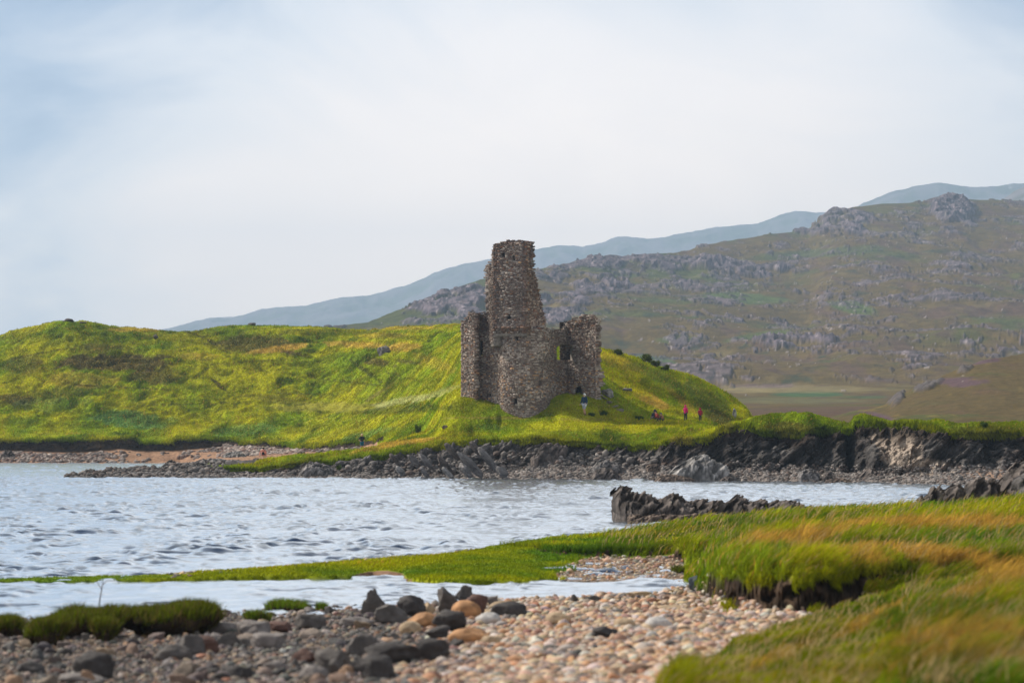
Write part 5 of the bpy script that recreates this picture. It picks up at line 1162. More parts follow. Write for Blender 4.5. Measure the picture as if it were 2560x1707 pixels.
# rocks of the low spit and ledges on the left
for i, (pts, d_, dep, lab, tone, cat) in enumerate([
    ([(51, 1195), (56, 1192.5), (62, 1194), (66, 1196)], 229, 1.6, 'tiny dark rock awash furthest left in the loch', 'dark', 'rock'),
    ([(88, 1196), (100, 1193), (112, 1193), (124, 1191), (128, 1196)], 229, 1.8, 'low dark reef awash between the tiny rock and the spit', 'dark', 'rock'),
    ([(154, 1195), (165, 1191), (178, 1189), (188, 1188), (200, 1193), (222, 1194)], 227, 3, 'low dark tip of the stony spit', 'dark', 'rock'),
    ([(208, 1185), (218, 1181), (228, 1182), (238, 1186)], 240, 2.5, 'small flat rock awash behind the tip of the spit', 'brown', 'rock'),
    ([(242, 1184), (252, 1178), (264, 1175), (278, 1176), (292, 1180), (300, 1184)], 236, 3, 'dark low whaleback rock on the spit', 'dark', 'rock'),
    ([(214, 1192), (225, 1188), (245, 1190), (262, 1188), (300, 1184), (340, 1180), (380, 1182), (420, 1180), (450, 1184)], 227.5, 4, 'long brownish ledge along the front of the spit', 'grey', 'rock'),
    ([(322, 1182), (336, 1171), (346, 1166), (357, 1165), (366, 1170), (378, 1180)], 234, 3, 'rounded brown hump in the middle of the spit', 'brown', 'rock'),
    ([(396, 1182), (404, 1163), (412, 1155), (419, 1152), (432, 1156), (442, 1162), (452, 1170), (462, 1178)], 236, 4, 'dark double peaked rock highest on the spit beside the water gap', 'dark', 'rock'),
    ([(452, 1172), (462, 1160), (472, 1156), (492, 1152), (520, 1148), (560, 1150), (600, 1153), (640, 1156), (660, 1158)], 244, 6, 'long smooth dark grey ledge below the sandy beach', 'grey', 'rock'),
    ([(624, 1158), (630, 1147), (642, 1146), (655, 1150), (670, 1158), (680, 1163)], 243, 3, 'pointed dark boulder at the end of the long grey ledge', 'dark', 'rock'),
    ([(742, 1185), (752, 1174), (764, 1163), (778, 1157), (795, 1160), (812, 1164), (825, 1172), (835, 1184)], 226, 3, 'slanting striped grey rock fan above the shingle', 'grey', 'rock'),
    ([(462, 1196), (470, 1190), (500, 1188), (530, 1190), (548, 1195)], 224.5, 2, 'long low grey slab at the water edge of the spit', 'grey', 'rock'),
    ([(1665, 1200), (1680, 1180), (1700, 1160), (1720, 1150), (1745, 1140), (1760, 1134), (1775, 1140), (1795, 1155), (1812, 1168), (1824, 1182), (1836, 1197)], 209, 3.0, 'large pale folded rock with dark swirling bands at the water edge', 'pale', 'rock'),
    ([(1636, 1202), (1650, 1192), (1668, 1186), (1690, 1188), (1720, 1194), (1740, 1201)], 207.5, 2.0, 'brownish low rock in front of the pale folded rock', 'brown', 'rock'),
    ([(1800, 1201), (1812, 1193), (1826, 1192), (1836, 1201)], 206.5, 1.4, 'small dark rock at the right foot of the pale folded rock', 'dark', 'rock'),
    ([(1995, 1190), (2002, 1176), (2015, 1172), (2035, 1173), (2046, 1182), (2052, 1190)], 205.5, 1.6, 'grey block on the shingle under the dark cliff', 'grey', 'rock'),
    ([(2054, 1194), (2064, 1184), (2075, 1180), (2085, 1188), (2090, 1196)], 205, 1.2, 'dark block on the shingle right of the grey one', 'dark', 'rock'),
    ([(2060, 1208), (2075, 1198), (2095, 1196), (2120, 1199), (2138, 1207)], 203.4, 1.4, 'brown weedy rock at the water edge below the cliff notch', 'brown', 'rock'),
    ([(2142, 1207), (2155, 1190), (2168, 1177), (2178, 1172), (2195, 1178), (2215, 1186), (2228, 1200), (2236, 1209)], 203.5, 3, 'dark ridged rock like a tent at the water edge', 'dark', 'rock'),
    ([(2168, 1180), (2185, 1160), (2205, 1148), (2225, 1155), (2245, 1170), (2255, 1188)], 206.5, 2.6, 'grey folded rock behind the tent shaped one', 'grey', 'rock'),
    ([(2245, 1198), (2260, 1176), (2290, 1160), (2320, 1155), (2345, 1168), (2370, 1185), (2385, 1195)], 204.5, 3, 'whitish broken ledge above the shingle on the right', 'pale', 'rock'),
    ([(2365, 1190), (2380, 1165), (2410, 1140), (2440, 1150), (2460, 1172)], 207.5, 2.2, 'dark grey buttress at the foot of the right cliff', 'dark', 'rock'),
    ([(2440, 1170), (2455, 1140), (2465, 1128), (2480, 1150), (2500, 1165)], 206.5, 2, 'pale pointed rock low on the right cliff', 'pale', 'rock'),
    ([(1480, 1170), (1492, 1157), (1500, 1149), (1520, 1152), (1545, 1160), (1558, 1168)], 217.5, 2, 'slanting grey block fallen on the rubble below the castle', 'grey', 'rock'),
    ([(1478, 1192), (1488, 1177), (1505, 1170), (1530, 1173), (1545, 1184), (1548, 1192)], 215.5, 1.8, 'dark layered block nearer the water below the castle', 'dark', 'rock'),
    ([(1325, 1152), (1345, 1125), (1360, 1112), (1400, 1112), (1430, 1122), (1435, 1140), (1425, 1150)], 222.3, 1.6, 'dark overhanging rock face under the grass edge below the castle', 'dark', 'rock'),
    ([(1615, 1165), (1625, 1160), (1640, 1158), (1652, 1168)], 213, 1.0, 'small brown block on the rubble left of the pale folded rock', 'brown', 'rock'),
    ([(335, 1125), (345, 1112), (370, 1106), (400, 1107), (425, 1112), (432, 1126)], 344, 3, 'grassy topped rock outcrop in the cut bank of the back beach', 'grey', 'outcrop'),
    ([(555, 1139), (570, 1130), (590, 1128), (605, 1134), (614, 1143)], 322, 3, 'whitish flat rock on the back beach right of the sand', 'pale', 'rock'),
    ([(0, 1136), (10, 1125), (22, 1128), (34, 1140)], 342, 2.5, 'dark boulder at the left edge of the back beach', 'dark', 'rock'),
    ([(736, 1141), (745, 1129), (758, 1130), (775, 1140)], 303, 2, 'brownish rock by the path at the back of the grassy strip', 'brown', 'rock'),
    ([(786, 1137), (795, 1128), (808, 1127), (815, 1137)], 301, 2, 'low brownish rock further along the path', 'brown', 'rock')]):
    z_ = float(zat(max(q[1] for q in pts) + 3, d_)); ridge_rock('shore_rock' if cat == 'rock' else 'rock_outcrop', pts, d_, dep, None, lab, tone, [0.6, 0.9, 0.4][i % 3], .35, 50 + i, 'rocks along the far shore', base_z=min(z_, 0.9) - .25 if d_ < 300 else z_ - .3, cat=cat)
# slanting slabs below the castle's left: beds that dip to the right
for i, (x_, y_, w_, l_, d_, lab, tn) in enumerate([
    (1175, 1158, 22, 88, 219.5, 'big smooth slanting slab below the castle, largest of the group', 'grey'),
    (1222, 1150, 18, 78, 219.8, 'smooth slanting slab right of the largest one', 'grey'),
    (1163, 1175, 18, 44, 218.6, 'short rounded slab at the foot of the largest one', 'grey'),
    (1190, 1122, 16, 46, 221.4, 'upper slab tucked under the turf edge', 'dark'),
    (1130, 1128, 16, 50, 222.0, 'dark upper slab at the left of the slab group', 'dark'),
    (1110, 1160, 16, 70, 220.5, 'long thin slab left of the largest one', 'dark'),
    (1070, 1158, 14, 60, 222.0, 'second long thin slab, further left', 'grey'),
    (1035, 1150, 15, 46, 223.0, 'curved grey slab below the turf edge, left part of the ledges', 'grey'),
    (1000, 1176, 15, 36, 221.0, 'light rounded slab low on the left ledges', 'pale'),
    (1120, 1183, 13, 40, 218.4, 'small light slab near the water below the ledges', 'pale'),
    (1255, 1178, 22, 34, 217.8, 'grey rounded block low right of the slabs', 'grey'),
    (985, 1146, 12, 30, 224.0, 'small dark slab leftmost under the turf', 'dark'),
    (1060, 1180, 12, 34, 219.6, 'wavy grey slab low in the middle ledges', 'grey')]):
    V, T = rock_shape(700 + i, 4, .45, (l_ / 2 * d_ / F, 0.7, w_ / 2 * d_ / F * 1.05), nz=.06, box=.25, strat=.35, tilt=0.1)
    ca, sa = math.cos(-0.85), math.sin(-0.85); V = np.stack([V[:, 0] * ca - V[:, 2] * sa, V[:, 1] + V[:, 0] * 0.1, V[:, 0] * sa + V[:, 2] * ca], -1)
    lo, hi = ROCKC[tn]; c = mixc(np.tile(np.array(lo) * 1.5, (len(V), 1)), np.array(hi), sm(-.4, .6, fbm(V[:, 0] * 2, V[:, 1] * 2, V[:, 2] * 6, o=4, seed=i)))
    o = mk('slanting_rock', V, None, M['rock'], c, tri=T); o.location = P(x_, y_, d_ - 0.2); tag(o, lab, 'rock slab', 'slanting slabs below the castle')
# rocks on the slopes
for (px_, py_, w_, h_, d_, lab, tn, sd) in [
    (958, 915, 34, 26, 372, 'grey boulder bedded in the grassy hill left of the castle', 'grey', 1),
    (628, 811, 22, 8, 421, 'small dark rock on the skyline of the left hill', 'dark', 2),
    (168, 803, 30, 7, 415, 'row of dark stones topping the knoll far left', 'dark', 3),
    (205, 803, 22, 6, 416, 'short dark rock beside the stones on the knoll', 'dark', 4),
    (390, 835, 14, 10, 408, 'small dark rock in the brow of the left hill', 'dark', 5),
    (1519, 982, 32, 22, 238.5, 'pale broken rock beside the right wing of the castle', 'pale', 6),
    (1568, 962, 24, 8, 244, 'thin slanting grey rock in the slope right of the castle', 'grey', 7),
    (1112, 1012, 14, 8, 236, 'small brownish rock in the grass left of the castle', 'brown', 8),
    (1835, 1050, 12, 20, 252, 'pale rock at the steep end of the hill on the right', 'pale', 9)]:
    s_ = d_ / F; V, T = rock_shape(800 + sd, 4, .8, (w_ / 2 * s_, w_ / 2 * s_ * .8, h_ / 2 * s_ * 1.3), nz=.2, strat=.5)
    z0 = pen.height(px_, d_); z1 = float(zat(py_ + h_ / 2, d_)); lo, hi = ROCKC[tn]
    c = mixc(np.tile(np.array(lo), (len(V), 1)), np.array(hi), sm(-.4, .5, fbm(V[:, 0] * 3, V[:, 1] * 3, V[:, 2] * 3, o=4, seed=sd)))
    o = mk('hillside_rock', V, None, M['rock'], c, tri=T); o.location = (float(xat(px_, d_)), d_, max(z0 + h_ * .35 * s_, z1 + h_ / 2 * s_ - 0.4 if abs(z1 - z0) < 1 else z0)); tag(o, lab, 'rock')
# scattered paving-like ledges right of the castle
for k in range(7):
    V, T = rock_shape(850 + k, 2, .8, (.5, .35, .09)); o = mk('flat_stone', V, None, M['rock'], np.tile((0.2, .16, .12), (len(V), 1)), tri=T)
    px_ = 1495 + k * 9 + (k % 3) * 5; d_ = 237.4 - k * 0.35; o.location = (float(xat(px_, d_)), d_, pen.height(px_, d_) + .05); o.rotation_euler = (0.1, .25, k); tag(o, 'flat stone lying in the grass below the pale broken rock', 'stone', 'flat stones in the grass right of the castle')
# loose rubble along the far shore
def shore_stuff(name, vlo, vhi, ulo, uhi, n, slo, shi, cols, xtra=None, sub=1, seed=0, ang=(.5, .9)):
    w_ = np.abs(np.diff(PYp, axis=0))[:, :-1] + .15
    m_ = (pen.V[:-1, :-1] >= vlo) & (pen.V[:-1, :-1] <= vhi) & (pen.U[:-1, :-1] >= ulo) & (pen.U[:-1, :-1] <= uhi) & (pen.Z[:-1, :-1] > -.15)
    if xtra is not None: m_ = m_ & xtra[:-1, :-1]
    P3, bl, ij = pen.scatter(w_ * m_, n); c = cols[rng.integers(0, len(cols), n)] * rng.uniform(.6, 1.35, (n, 1))
    s_ = np.exp(rng.uniform(math.log(slo), math.log(shi), n))
    tag(stones_batch(name, n, P3, s_, c, M['rock'], ang=ang, sub=sub, flatr=(.35, .8), seed=seed), kind='stuff')
PXp, PYp = proj(pen.X, pen.Y, pen.Z)
gc_ = np.array([(0.17, .15, .135), (.24, .21, .19), (.10, .088, .08), (.30, .26, .23), (.15, .11, .09)])
shore_stuff('shore_rubble', 0.95, 2.12, 500, 2600, 9000, .05, .24, gc_, seed=1)
shore_stuff('cliff_debris', 1.8, 2.5, 600, 1640, 700, .12, .40, gc_ * .75, seed=2, sub=2)
shore_stuff('spit_rubble', 0.95, 4.6, 150, 560, 1800, .08, .4, gc_ * .7, seed=3)
wv_ = np.array([(.26, .20, .17), (.33, .26, .22), (.16, .13, .115), (.40, .33, .28), (.20, .12, .09)])
leftb = (pen.U + fbm(pen.X / 2, pen.Y / 2, o=3, seed=600) * 160 + (pen.V - 6.5) * 60 < 290) | (pen.U + fbm(pen.X / 2, pen.Y / 2, o=3, seed=601) * 120 > 560) | (fbm(pen.X / 1.5, pen.Y / 1.5, o=2, seed=602) > .22) | (PYp < 1131)
shore_stuff('back_beach_rubble', 6.0, 6.86, -60, 900, 2200, .12, .48, wv_ * .85, xtra=leftb, seed=4)
shore_stuff('back_beach_stones', 6.0, 7.0, 560, 760, 900, .2, .6, wv_, seed=5, xtra=None)

# ---------------------------------------------------------------- turf clumps at the water's edge, left
def turf_clump(px, pbase, w, h, label, d=None, seed=0, dep=0.7, nbl=1600, soil=True, gcol=(0.10, 0.125, 0.006)):
    if d is None:
        dd = np.linspace(36, 66, 400); pp = np.array([proj(xat(px, q, 1400), q, float(fz(px, q)))[1] for q in dd]); ok = np.where(pp <= pbase)[0]; d = float(dd[ok[0]])
    s_ = d / F; z0 = float(fz(px, d)); root = empty('turf_clump', (float(xat(px, d, 1400)), d, z0)); h = h * .8; H_ = None; tag(root, label, 'turf clump', 'turf clumps at the water edge')
    W_, H_ = w / 2 * s_, h * s_
    V, T = ICO[5]; V = V.copy(); V = np.sign(V) * np.abs(V) ** 0.6; V = V / np.abs(V).max()
    V *= np.array((W_, W_ * dep, H_ / 2)); f = fbm(V[:, 0] * 2.6 + seed, V[:, 1] * 2.6, V[:, 2] * 2.2, o=4, seed=seed); 
    und = 1 - 0.22 * sm(0.3, -.6, V[:, 2] / (H_ / 2)); V[:, 0] *= und; V[:, 1] *= und
    V += (f * 0.26)[:, None] * np.array((1, 1, .9)) * min(1, H_ / .35); V[:, 2] *= 1 + 0.45 * fbm(V[:, 0] * 2.2 + seed, V[:, 1] * 2, o=2, seed=seed + 8) * (V[:, 2] > 0); V[:, 0] += 0.1 * fbm(V[:, 2] * 6, V[:, 1] * 4, o=2, seed=seed + 2); V[:, 2] += H_ / 2 - .06
    V[:, 2] += 0.09 * fbm(V[:, 0] * 1.6 + seed, V[:, 1] * 0, o=2, seed=seed + 4)
    c = mixc(np.tile((0.030, 0.020, 0.013), (len(V), 1)), np.array((0.075, 0.05, 0.025)), sm(-.1, .5, fbm(V[:, 0] * 7, V[:, 1] * 7, V[:, 2] * 3, o=3, seed=seed)))
    o = mk('soil', V, None, M['land'], c, tri=T, smooth=True); o.parent = root
    nrm = V - np.array((0, 0, H_ * .3)); tri = T; A = V[tri].mean(1); nn = np.cross(V[tri[:, 1]] - V[tri[:, 0]], V[tri[:, 2]] - V[tri[:, 0]]); ar = np.linalg.norm(nn, axis=1); nn /= ar[:, None] + 1e-9
    wt_ = ar * np.clip(nn[:, 2] * 1.0 + .05 + (A[:, 2] / H_ - .6) * 2.0, 0.02, 1.5); k = rng.choice(len(A), nbl, p=wt_ / wt_.sum())
    Pb = A[k] + rng.normal(0, .012, (nbl, 3)); hb = rng.uniform(.06, .17, nbl); ln = nn[k][:, :2] * .7 + rng.normal(0, .3, (nbl, 2)) + (0.2, 0)
    cb = np.array(gcol) * rng.uniform(.5, 1.6, (nbl, 1)); bt = rng.random(nbl) < .18; cb[bt] = np.array((.20, .13, .05)) * rng.uniform(.5, 1.1, (bt.sum(), 1))
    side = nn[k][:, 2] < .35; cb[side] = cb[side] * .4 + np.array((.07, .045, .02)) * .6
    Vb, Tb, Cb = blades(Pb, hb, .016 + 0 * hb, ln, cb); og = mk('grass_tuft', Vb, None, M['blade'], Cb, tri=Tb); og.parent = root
    return root
turf_clump(225, 1594, 185, 88, 'large dark turf hummock with mossy green top beside the water on the left', seed=3, nbl=5000)
turf_clump(425, 1588, 235, 92, 'long right hand turf hummock ending at the white capped boulder', seed=5, nbl=6500)
turf_clump(115, 1612, 100, 70, 'small shaggy turf clump in front of the large hummock', seed=7, nbl=2600)
turf_clump(28, 1592, 70, 56, 'round turf clump at the left edge of the view', seed=9, nbl=1800)
turf_clump(255, 1602, 62, 62, 'knee sized turf clump tucked between the two large hummocks', seed=11, nbl=1500)
turf_clump(720, 1528, 105, 26, 'low bright green grass tuft at the water edge', seed=13, nbl=1800, gcol=(.12, .19, .008))
turf_clump(648, 1556, 62, 30, 'small round green tuft among the stones', seed=15, nbl=1000, gcol=(.11, .17, .008))
turf_clump(805, 1526, 26, 16, 'tiny green tuft right of the low bright one', seed=16, nbl=300, gcol=(.12, .19, .008))
turf_clump(1692, 1441, 34, 16, 'tiny dark turf sod on the gravel beyond the inlet', seed=17, nbl=300, d=71.5)
# dead stalk rising from the hummock
def tube(pts, r0, r1, n=6):
    pts = np.array(pts, float); V = []; Q = []
    for i, p in enumerate(pts):
        t_ = pts[min(i + 1, len(pts) - 1)] - pts[max(i - 1, 0)]; t_ /= np.linalg.norm(t_); u = np.cross(t_, (0.1, 1, .05)); u /= np.linalg.norm(u); v = np.cross(t_, u); r_ = r0 + (r1 - r0) * i / (len(pts) - 1)
        for a in range(n): V.append(p + r_ * (u * math.cos(a * 2 * math.pi / n) + v * math.sin(a * 2 * math.pi / n)))
    for i in range(len(pts) - 1):
        for a in range(n): Q.append((i * n + a, i * n + (a + 1) % n, (i + 1) * n + (a + 1) % n, (i + 1) * n + a))
    return np.array(V), np.array(Q)
ds = 49.5; base = np.array(P(248, 1512, ds)); g_ = lambda px_, py_, dd=0: np.array(P(px_, py_, ds + dd)) - base
Vs, Qs = [], []; off = 0
for pts, a_, b_ in [([(248, 1512), (250, 1495), (254, 1475), (256, 1462), (262, 1456)], .012, .006), ([(254, 1472), (248, 1462), (243, 1455), (240, 1452)], .007, .004), ([(256, 1463), (257, 1455), (256, 1449)], .006, .003), ([(250, 1490), (258, 1484)], .005, .003), ([(262, 1456), (268, 1452)], .005, .003)]:
    V, Q = tube([g_(x_, y_, .02 * i) for i, (x_, y_) in enumerate(pts)], a_, b_); Vs.append(V); Qs.append(Q + off); off += len(V)
o = mk('dead_stalk', np.concatenate(Vs), np.concatenate(Qs), mat_plain('stalk_mat', (.12, .09, .08))); o.location = base; tag(o, 'thin forked dead stalk standing up from the large turf hummock', 'plant')
# little shrubs on the brow right of the castle and dark tufts in the grass
def shrub(px, d, w, h, label, c=(0.07, .09, .018), nb=900, name='shrub', sd=1, grp=None):
    s_ = d / F; z0 = pen.height(px, d); root = empty(name, (float(xat(px, d)), d, z0 - .05)); tag(root, label, 'shrub' if name == 'shrub' else 'tussock', grp)
    r_ = np.random.default_rng(sd); Vs, Qs = [], []; off = 0; W_, H_ = w / 2 * s_, h * s_
    for k in range(7):
        e_ = np.array((r_.uniform(-1, 1) * W_ * .8, r_.uniform(-.5, .5) * W_, H_ * r_.uniform(.5, .9))); V, Q = tube([(0, 0, 0), e_ * (.5, .5, .6), e_], .03, .008, 5); Vs.append(V); Qs.append(Q + off); off += len(V)
    o = mk('stem', np.concatenate(Vs), np.concatenate(Qs), mat_plain('twig_mat_' + str(sd), (.06, .045, .03))); o.parent = root
    q = r_.normal(0, 1, (nb, 3)); q /= np.linalg.norm(q, axis=1)[:, None]; q *= r_.random((nb, 1)) ** .4; cl_ = r_.uniform(-.8, .8, (6, 3)) * (1, 1, .4) + (0, 0, .55)
    Pq = cl_[r_.integers(0, 6, nb)] * np.array((W_, W_, H_)) + q * np.array((W_ * .42, W_ * .42, H_ * .35)); Pq[:, 2] = np.abs(Pq[:, 2])
    Vb, Tb, Cb = blades(Pq, r_.uniform(.06, .2, nb), .07 + 0 * Pq[:, 0], r_.normal(0, .8, (nb, 2)), np.array(c) * r_.uniform(.5, 1.6, (nb, 1))); o = mk('foliage', Vb, None, M['blade'], Cb, tri=Tb); o.parent = root
for i, (px_, d_, w_, h_, lab) in enumerate([(1547, 262, 20, 12, 'leftmost low bush on the brow right of the castle'), (1612, 262, 34, 20, 'widest dark bush on the brow of the right slope'), (1638, 261, 22, 16, 'small dark bush right of the widest one'), (1662, 261, 18, 14, 'loose bush lowest on the brow')]): shrub(px_, d_, w_, h_, lab, sd=30 + i, grp='bushes on the brow')
for i, (px_, d_, w_, h_, lab) in enumerate([(1598, 232.5, 18, 10, 'dark rush tussock left of the sitting people'), (1508, 233, 16, 11, 'small dark tussock on the slope right of the castle'), (1480, 232.6, 12, 7, 'low dark tussock right of the walking person'), (855, 228.5, 22, 16, 'dark rush tussock on the edge of the grassy strip'), (1045, 262, 16, 22, 'tall brown stems in the grass left of the castle'), (2463, 203, 22, 16, 'round dark green bush on the shingle at the right cliff foot')]): shrub(px_, d_, w_, h_, lab, c=(.06, .095, .012), nb=420, name='grass_tussock', sd=40 + i, grp='dark tussocks')
# ---------------------------------------------------------------- people
def skin_arrays(nodes, edges, root=0, sub=2):
    me = bpy.data.meshes.new('tmp'); me.from_pydata([n[0] for n in nodes], edges, []); o = bpy.data.objects.new('tmp', me); COL.objects.link(o)
    md = o.modifiers.new('s', 'SKIN'); md.use_smooth_shade = True
    for i, n in enumerate(nodes):
        rr = n[1] if isinstance(n[1], tuple) else (n[1], n[1]); me.skin_vertices[0].data[i].radius = rr; me.skin_vertices[0].data[i].use_root = (i == root)
    sb = o.modifiers.new('u', 'SUBSURF'); sb.levels = sub
    dg = bpy.context.evaluated_depsgraph_get(); dg.update(); ev = o.evaluated_get(dg); m2 = ev.to_mesh()
    V = np.array([v.co[:] for v in m2.vertices]); Fq = [tuple(p.vertices) for p in m2.polygons]; ev.to_mesh_clear(); bpy.data.objects.remove(o)
    T = []
    for f in Fq:
        for k in range(1, len(f) - 1): T.append((f[0], f[k], f[k + 1]))
    return V, np.array(T)
PM = {}
def pmat(name, c, **k):
    if name not in PM: PM[name] = mat_plain(name, c, **k)
    return PM[name]
SKINM = lambda: pmat('skin_mat', (0.52, 0.30, 0.21), namp=.08)
def person(loc, rz, J, parts, label, scale=1.0, skin=None, hair=None, hood=None):
    """J: joint positions (metres, figure faces -y); one continuous body, clothing and hair as children"""
    root = empty('person', loc, rz); root.scale = (scale,) * 3; tag(root, label, 'person')
    g = lambda k: np.array(J[k], float)
    order = ['pelvis', 'waist', 'chest', 'neck', 'jaw', 'skull', 'shL', 'elL', 'wrL', 'haL', 'shR', 'elR', 'wrR', 'haR', 'hipL', 'knL', 'anL', 'toL', 'hipR', 'knR', 'anR', 'toR']
    rad = dict(pelvis=.15, waist=.125, chest=(.16, .12), neck=.055, jaw=.075, skull=.092, shL=.06, elL=.042, wrL=.028, haL=(.038, .018), hipL=.085, knL=.058, anL=.038, toL=(.042, .028))
    for k in list(rad):
        if k.endswith('L'): rad[k[:-1] + 'R'] = rad[k]
    idx = {k: i for i, k in enumerate(order)}
    E = [('pelvis', 'waist'), ('waist', 'chest'), ('chest', 'neck'), ('neck', 'jaw'), ('jaw', 'skull')]
    for s in 'LR': E += [('chest', 'sh' + s), ('sh' + s, 'el' + s), ('el' + s, 'wr' + s), ('wr' + s, 'ha' + s), ('pelvis', 'hip' + s), ('hip' + s, 'kn' + s), ('kn' + s, 'an' + s), ('an' + s, 'to' + s)]
    V, T = skin_arrays([(tuple(g(k)), rad[k]) for k in order], [(idx[a], idx[b]) for a, b in E])
    Vs, Ts = [V], [T]; off = len(V)
    for s in 'LR':      # five fingers, bent and of unequal length, thumb from the side of the palm
        ha, wr = g('ha' + s), g('wr' + s); d_ = (ha - wr) / (np.linalg.norm(ha - wr) + 1e-6); sd_ = np.cross(d_, (0, -1, .15)); sd_ /= np.linalg.norm(sd_) + 1e-6; cr_ = np.cross(sd_, d_)
        for f_, ln in ((-1.5, .065), (-.5, .078), (.5, .075), (1.5, .06)):
            b0 = ha + sd_ * f_ * .019; Vt, Qt = tube([b0, b0 + d_ * ln * .55 + cr_ * .008, b0 + d_ * ln + cr_ * .026], .0088, .006, 5); Vs.append(Vt); Ts.append(np.array([t_ for q in Qt for t_ in ((q[0], q[1], q[2]), (q[0], q[2], q[3]))]) + off); off += len(Vt)
        b0 = wr + (ha - wr) * .5 + sd_ * .03; Vt, Qt = tube([b0, b0 + sd_ * .025 + d_ * .025, b0 + sd_ * .03 + d_ * .055 + cr_ * .012], .011, .008, 5); Vs.append(Vt); Ts.append(np.array([t_ for q in Qt for t_ in ((q[0], q[1], q[2]), (q[0], q[2], q[3]))]) + off); off += len(Vt)
    face = np.array(J.get('face', (0, -1, 0)), float); face /= np.linalg.norm(face); up = g('skull') - g('jaw'); up /= np.linalg.norm(up); rt_ = np.cross(face, up); mid = (g('skull') * .55 + g('jaw') * .45)
    Vi, Ti = ICO[1]
    for c_, s_ in ((mid + face * .10 - up * .01, (.014, .018, .02)), (mid + rt_ * .088, (.012, .02, .03)), (mid - rt_ * .088, (.012, .02, .03)), (mid + face * .088 - up * .05, (.022, .008, .006))):
        Vs.append(Vi * np.array(s_) + c_); Ts.append(Ti + off); off += len(Vi)
    b = mk('body', np.concatenate(Vs), None, skin or SKINM(), smooth=True, tri=np.concatenate(Ts)); b.parent = root
    for q in (1, -1):
        e_ = mk('eye', Vi * .009 + mid + face * .089 + rt_ * .03 * q + up * .02, None, pmat('eye_mat', (.02, .015, .01)), smooth=True, tri=Ti); e_.parent = root
    for (nm, mat, nodes, edges) in parts:
        nn = [(tuple(g(k) if isinstance(k, str) else np.array(k)), r_) for k, r_ in nodes]; V, T = skin_arrays(nn, edges); o = mk(nm, V, None, mat, smooth=True, tri=T); o.parent = root
    for nm, mat, c_, s_, cut in (hair or []):
        Vh, Th = rock_shape(5, 3, .0, s_, nz=.08); Vh = Vh + g('skull') + np.array(c_)
        if cut:
            A = Vh[Th].mean(1) - mid; keep = ~((A @ face > .045) & (A @ up < .075)); Th = Th[keep]
        o = mk(nm, Vh, None, mat, smooth=True, tri=Th); o.parent = root
    return root
def jacket(mat, low=.17, name='jacket', sleeve=True, el=.062, wr=.048):
    nodes = [('pelvis', low), ('waist', .165), ('chest', (.20, .155)), ('neck', .075)]; E = [(0, 1), (1, 2), (2, 3)]
    for s in 'LR':
        k = len(nodes); nodes += [('sh' + s, .085), ('el' + s, el)]; E += [(2, k), (k, k + 1)]
        if sleeve: nodes.append(('wr' + s, wr)); E.append((k + 1, k + 2))
    return (name, mat, nodes, E)
def legs_(mat, J, full=True, name='trousers', r0=.11, r1=.078, r2=.062):
    nodes = [('pelvis', .165)]; E = []
    for s in 'LR':
        k = len(nodes); nodes += [('hip' + s, r0), ('kn' + s, r1)]; E += [(0, k), (k, k + 1)]
        if full: nodes.append(('an' + s, r2)); E.append((k + 1, k + 2))
    return (name, mat, nodes, E)
def boots(mat, J, s): return ('boot', mat, [(tuple(np.array(J['an' + s]) + (0, 0, .05)), .052), ('an' + s, .055), ('to' + s, (.052, .04))], [(0, 1), (1, 2)])
STAND = dict(pelvis=(0, 0, .93), waist=(0, 0, 1.12), chest=(0, .0, 1.34), neck=(0, 0, 1.49), jaw=(0, -.02, 1.57), skull=(0, -.01, 1.65),
          shL=(.19, 0, 1.41), elL=(.25, .03, 1.14), wrL=(.26, -.06, .90), haL=(.26, -.09, .82), shR=(-.19, 0, 1.41), elR=(-.25, .03, 1.14), wrR=(-.26, -.06, .90), haR=(-.26, -.09, .82),
          hipL=(.09, 0, .88), knL=(.10, -.02, .49), anL=(.10, .02, .09), toL=(.11, -.14, .04), hipR=(-.09, 0, .88), knR=(-.10, -.02, .49), anR=(-.10, .02, .09), toR=(-.11, -.14, .04))
def ground_at(px, d): return pen.height(px, d)
# walker under the right wing: navy jacket, white hood, grey shorts
J = dict(STAND); J.update(knL=(.11, -.14, .50), anL=(.12, .0, .10), toL=(.12, -.14, .05), knR=(-.09, .04, .49), anR=(-.09, .16, .11), toR=(-.10, .03, .04), elR=(-.30, .08, 1.16), wrR=(-.36, -.02, .93), haR=(-.38, -.06, .86), wrL=(.27, -.12, .94), haL=(.27, -.16, .87), face=(-.2, -1, -.2))
NV = pmat('navy_jacket_mat', (.012, .035, .075)); GS = pmat('grey_shorts_mat', (.33, .35, .40)); WH = pmat('white_hood_mat', (.75, .75, .72)); BT = pmat('brown_boot_mat', (.16, .075, .04))
d_ = 232.6; px_ = 1461; w = person((float(xat(px_, d_)), d_, float(zat(1047.5, d_))), math.radians(-35), J, [jacket(NV, .18), legs_(GS, J, False, 'shorts', .115, .085), boots(BT, J, 'L'), boots(BT, J, 'R')], 'person walking below the castle in navy jacket, white hood and grey shorts', hair=[('hood', WH, (0, .02, -.01), (.115, .12, .14), True)])
w.location.z = max(w.location.z, ground_at(px_, d_))
V, T = rock_shape(77, 2, .1, (.05, .05, .12)); o = mk('white_bag', V, None, WH, tri=T, smooth=True); R_ = Matrix.Rotation(math.radians(-35), 4, 'Z'); o.location = w.location + R_ @ Vector((.28, -.20, .80)); tag(o, 'small white bag held by the person in the navy jacket', 'bag')
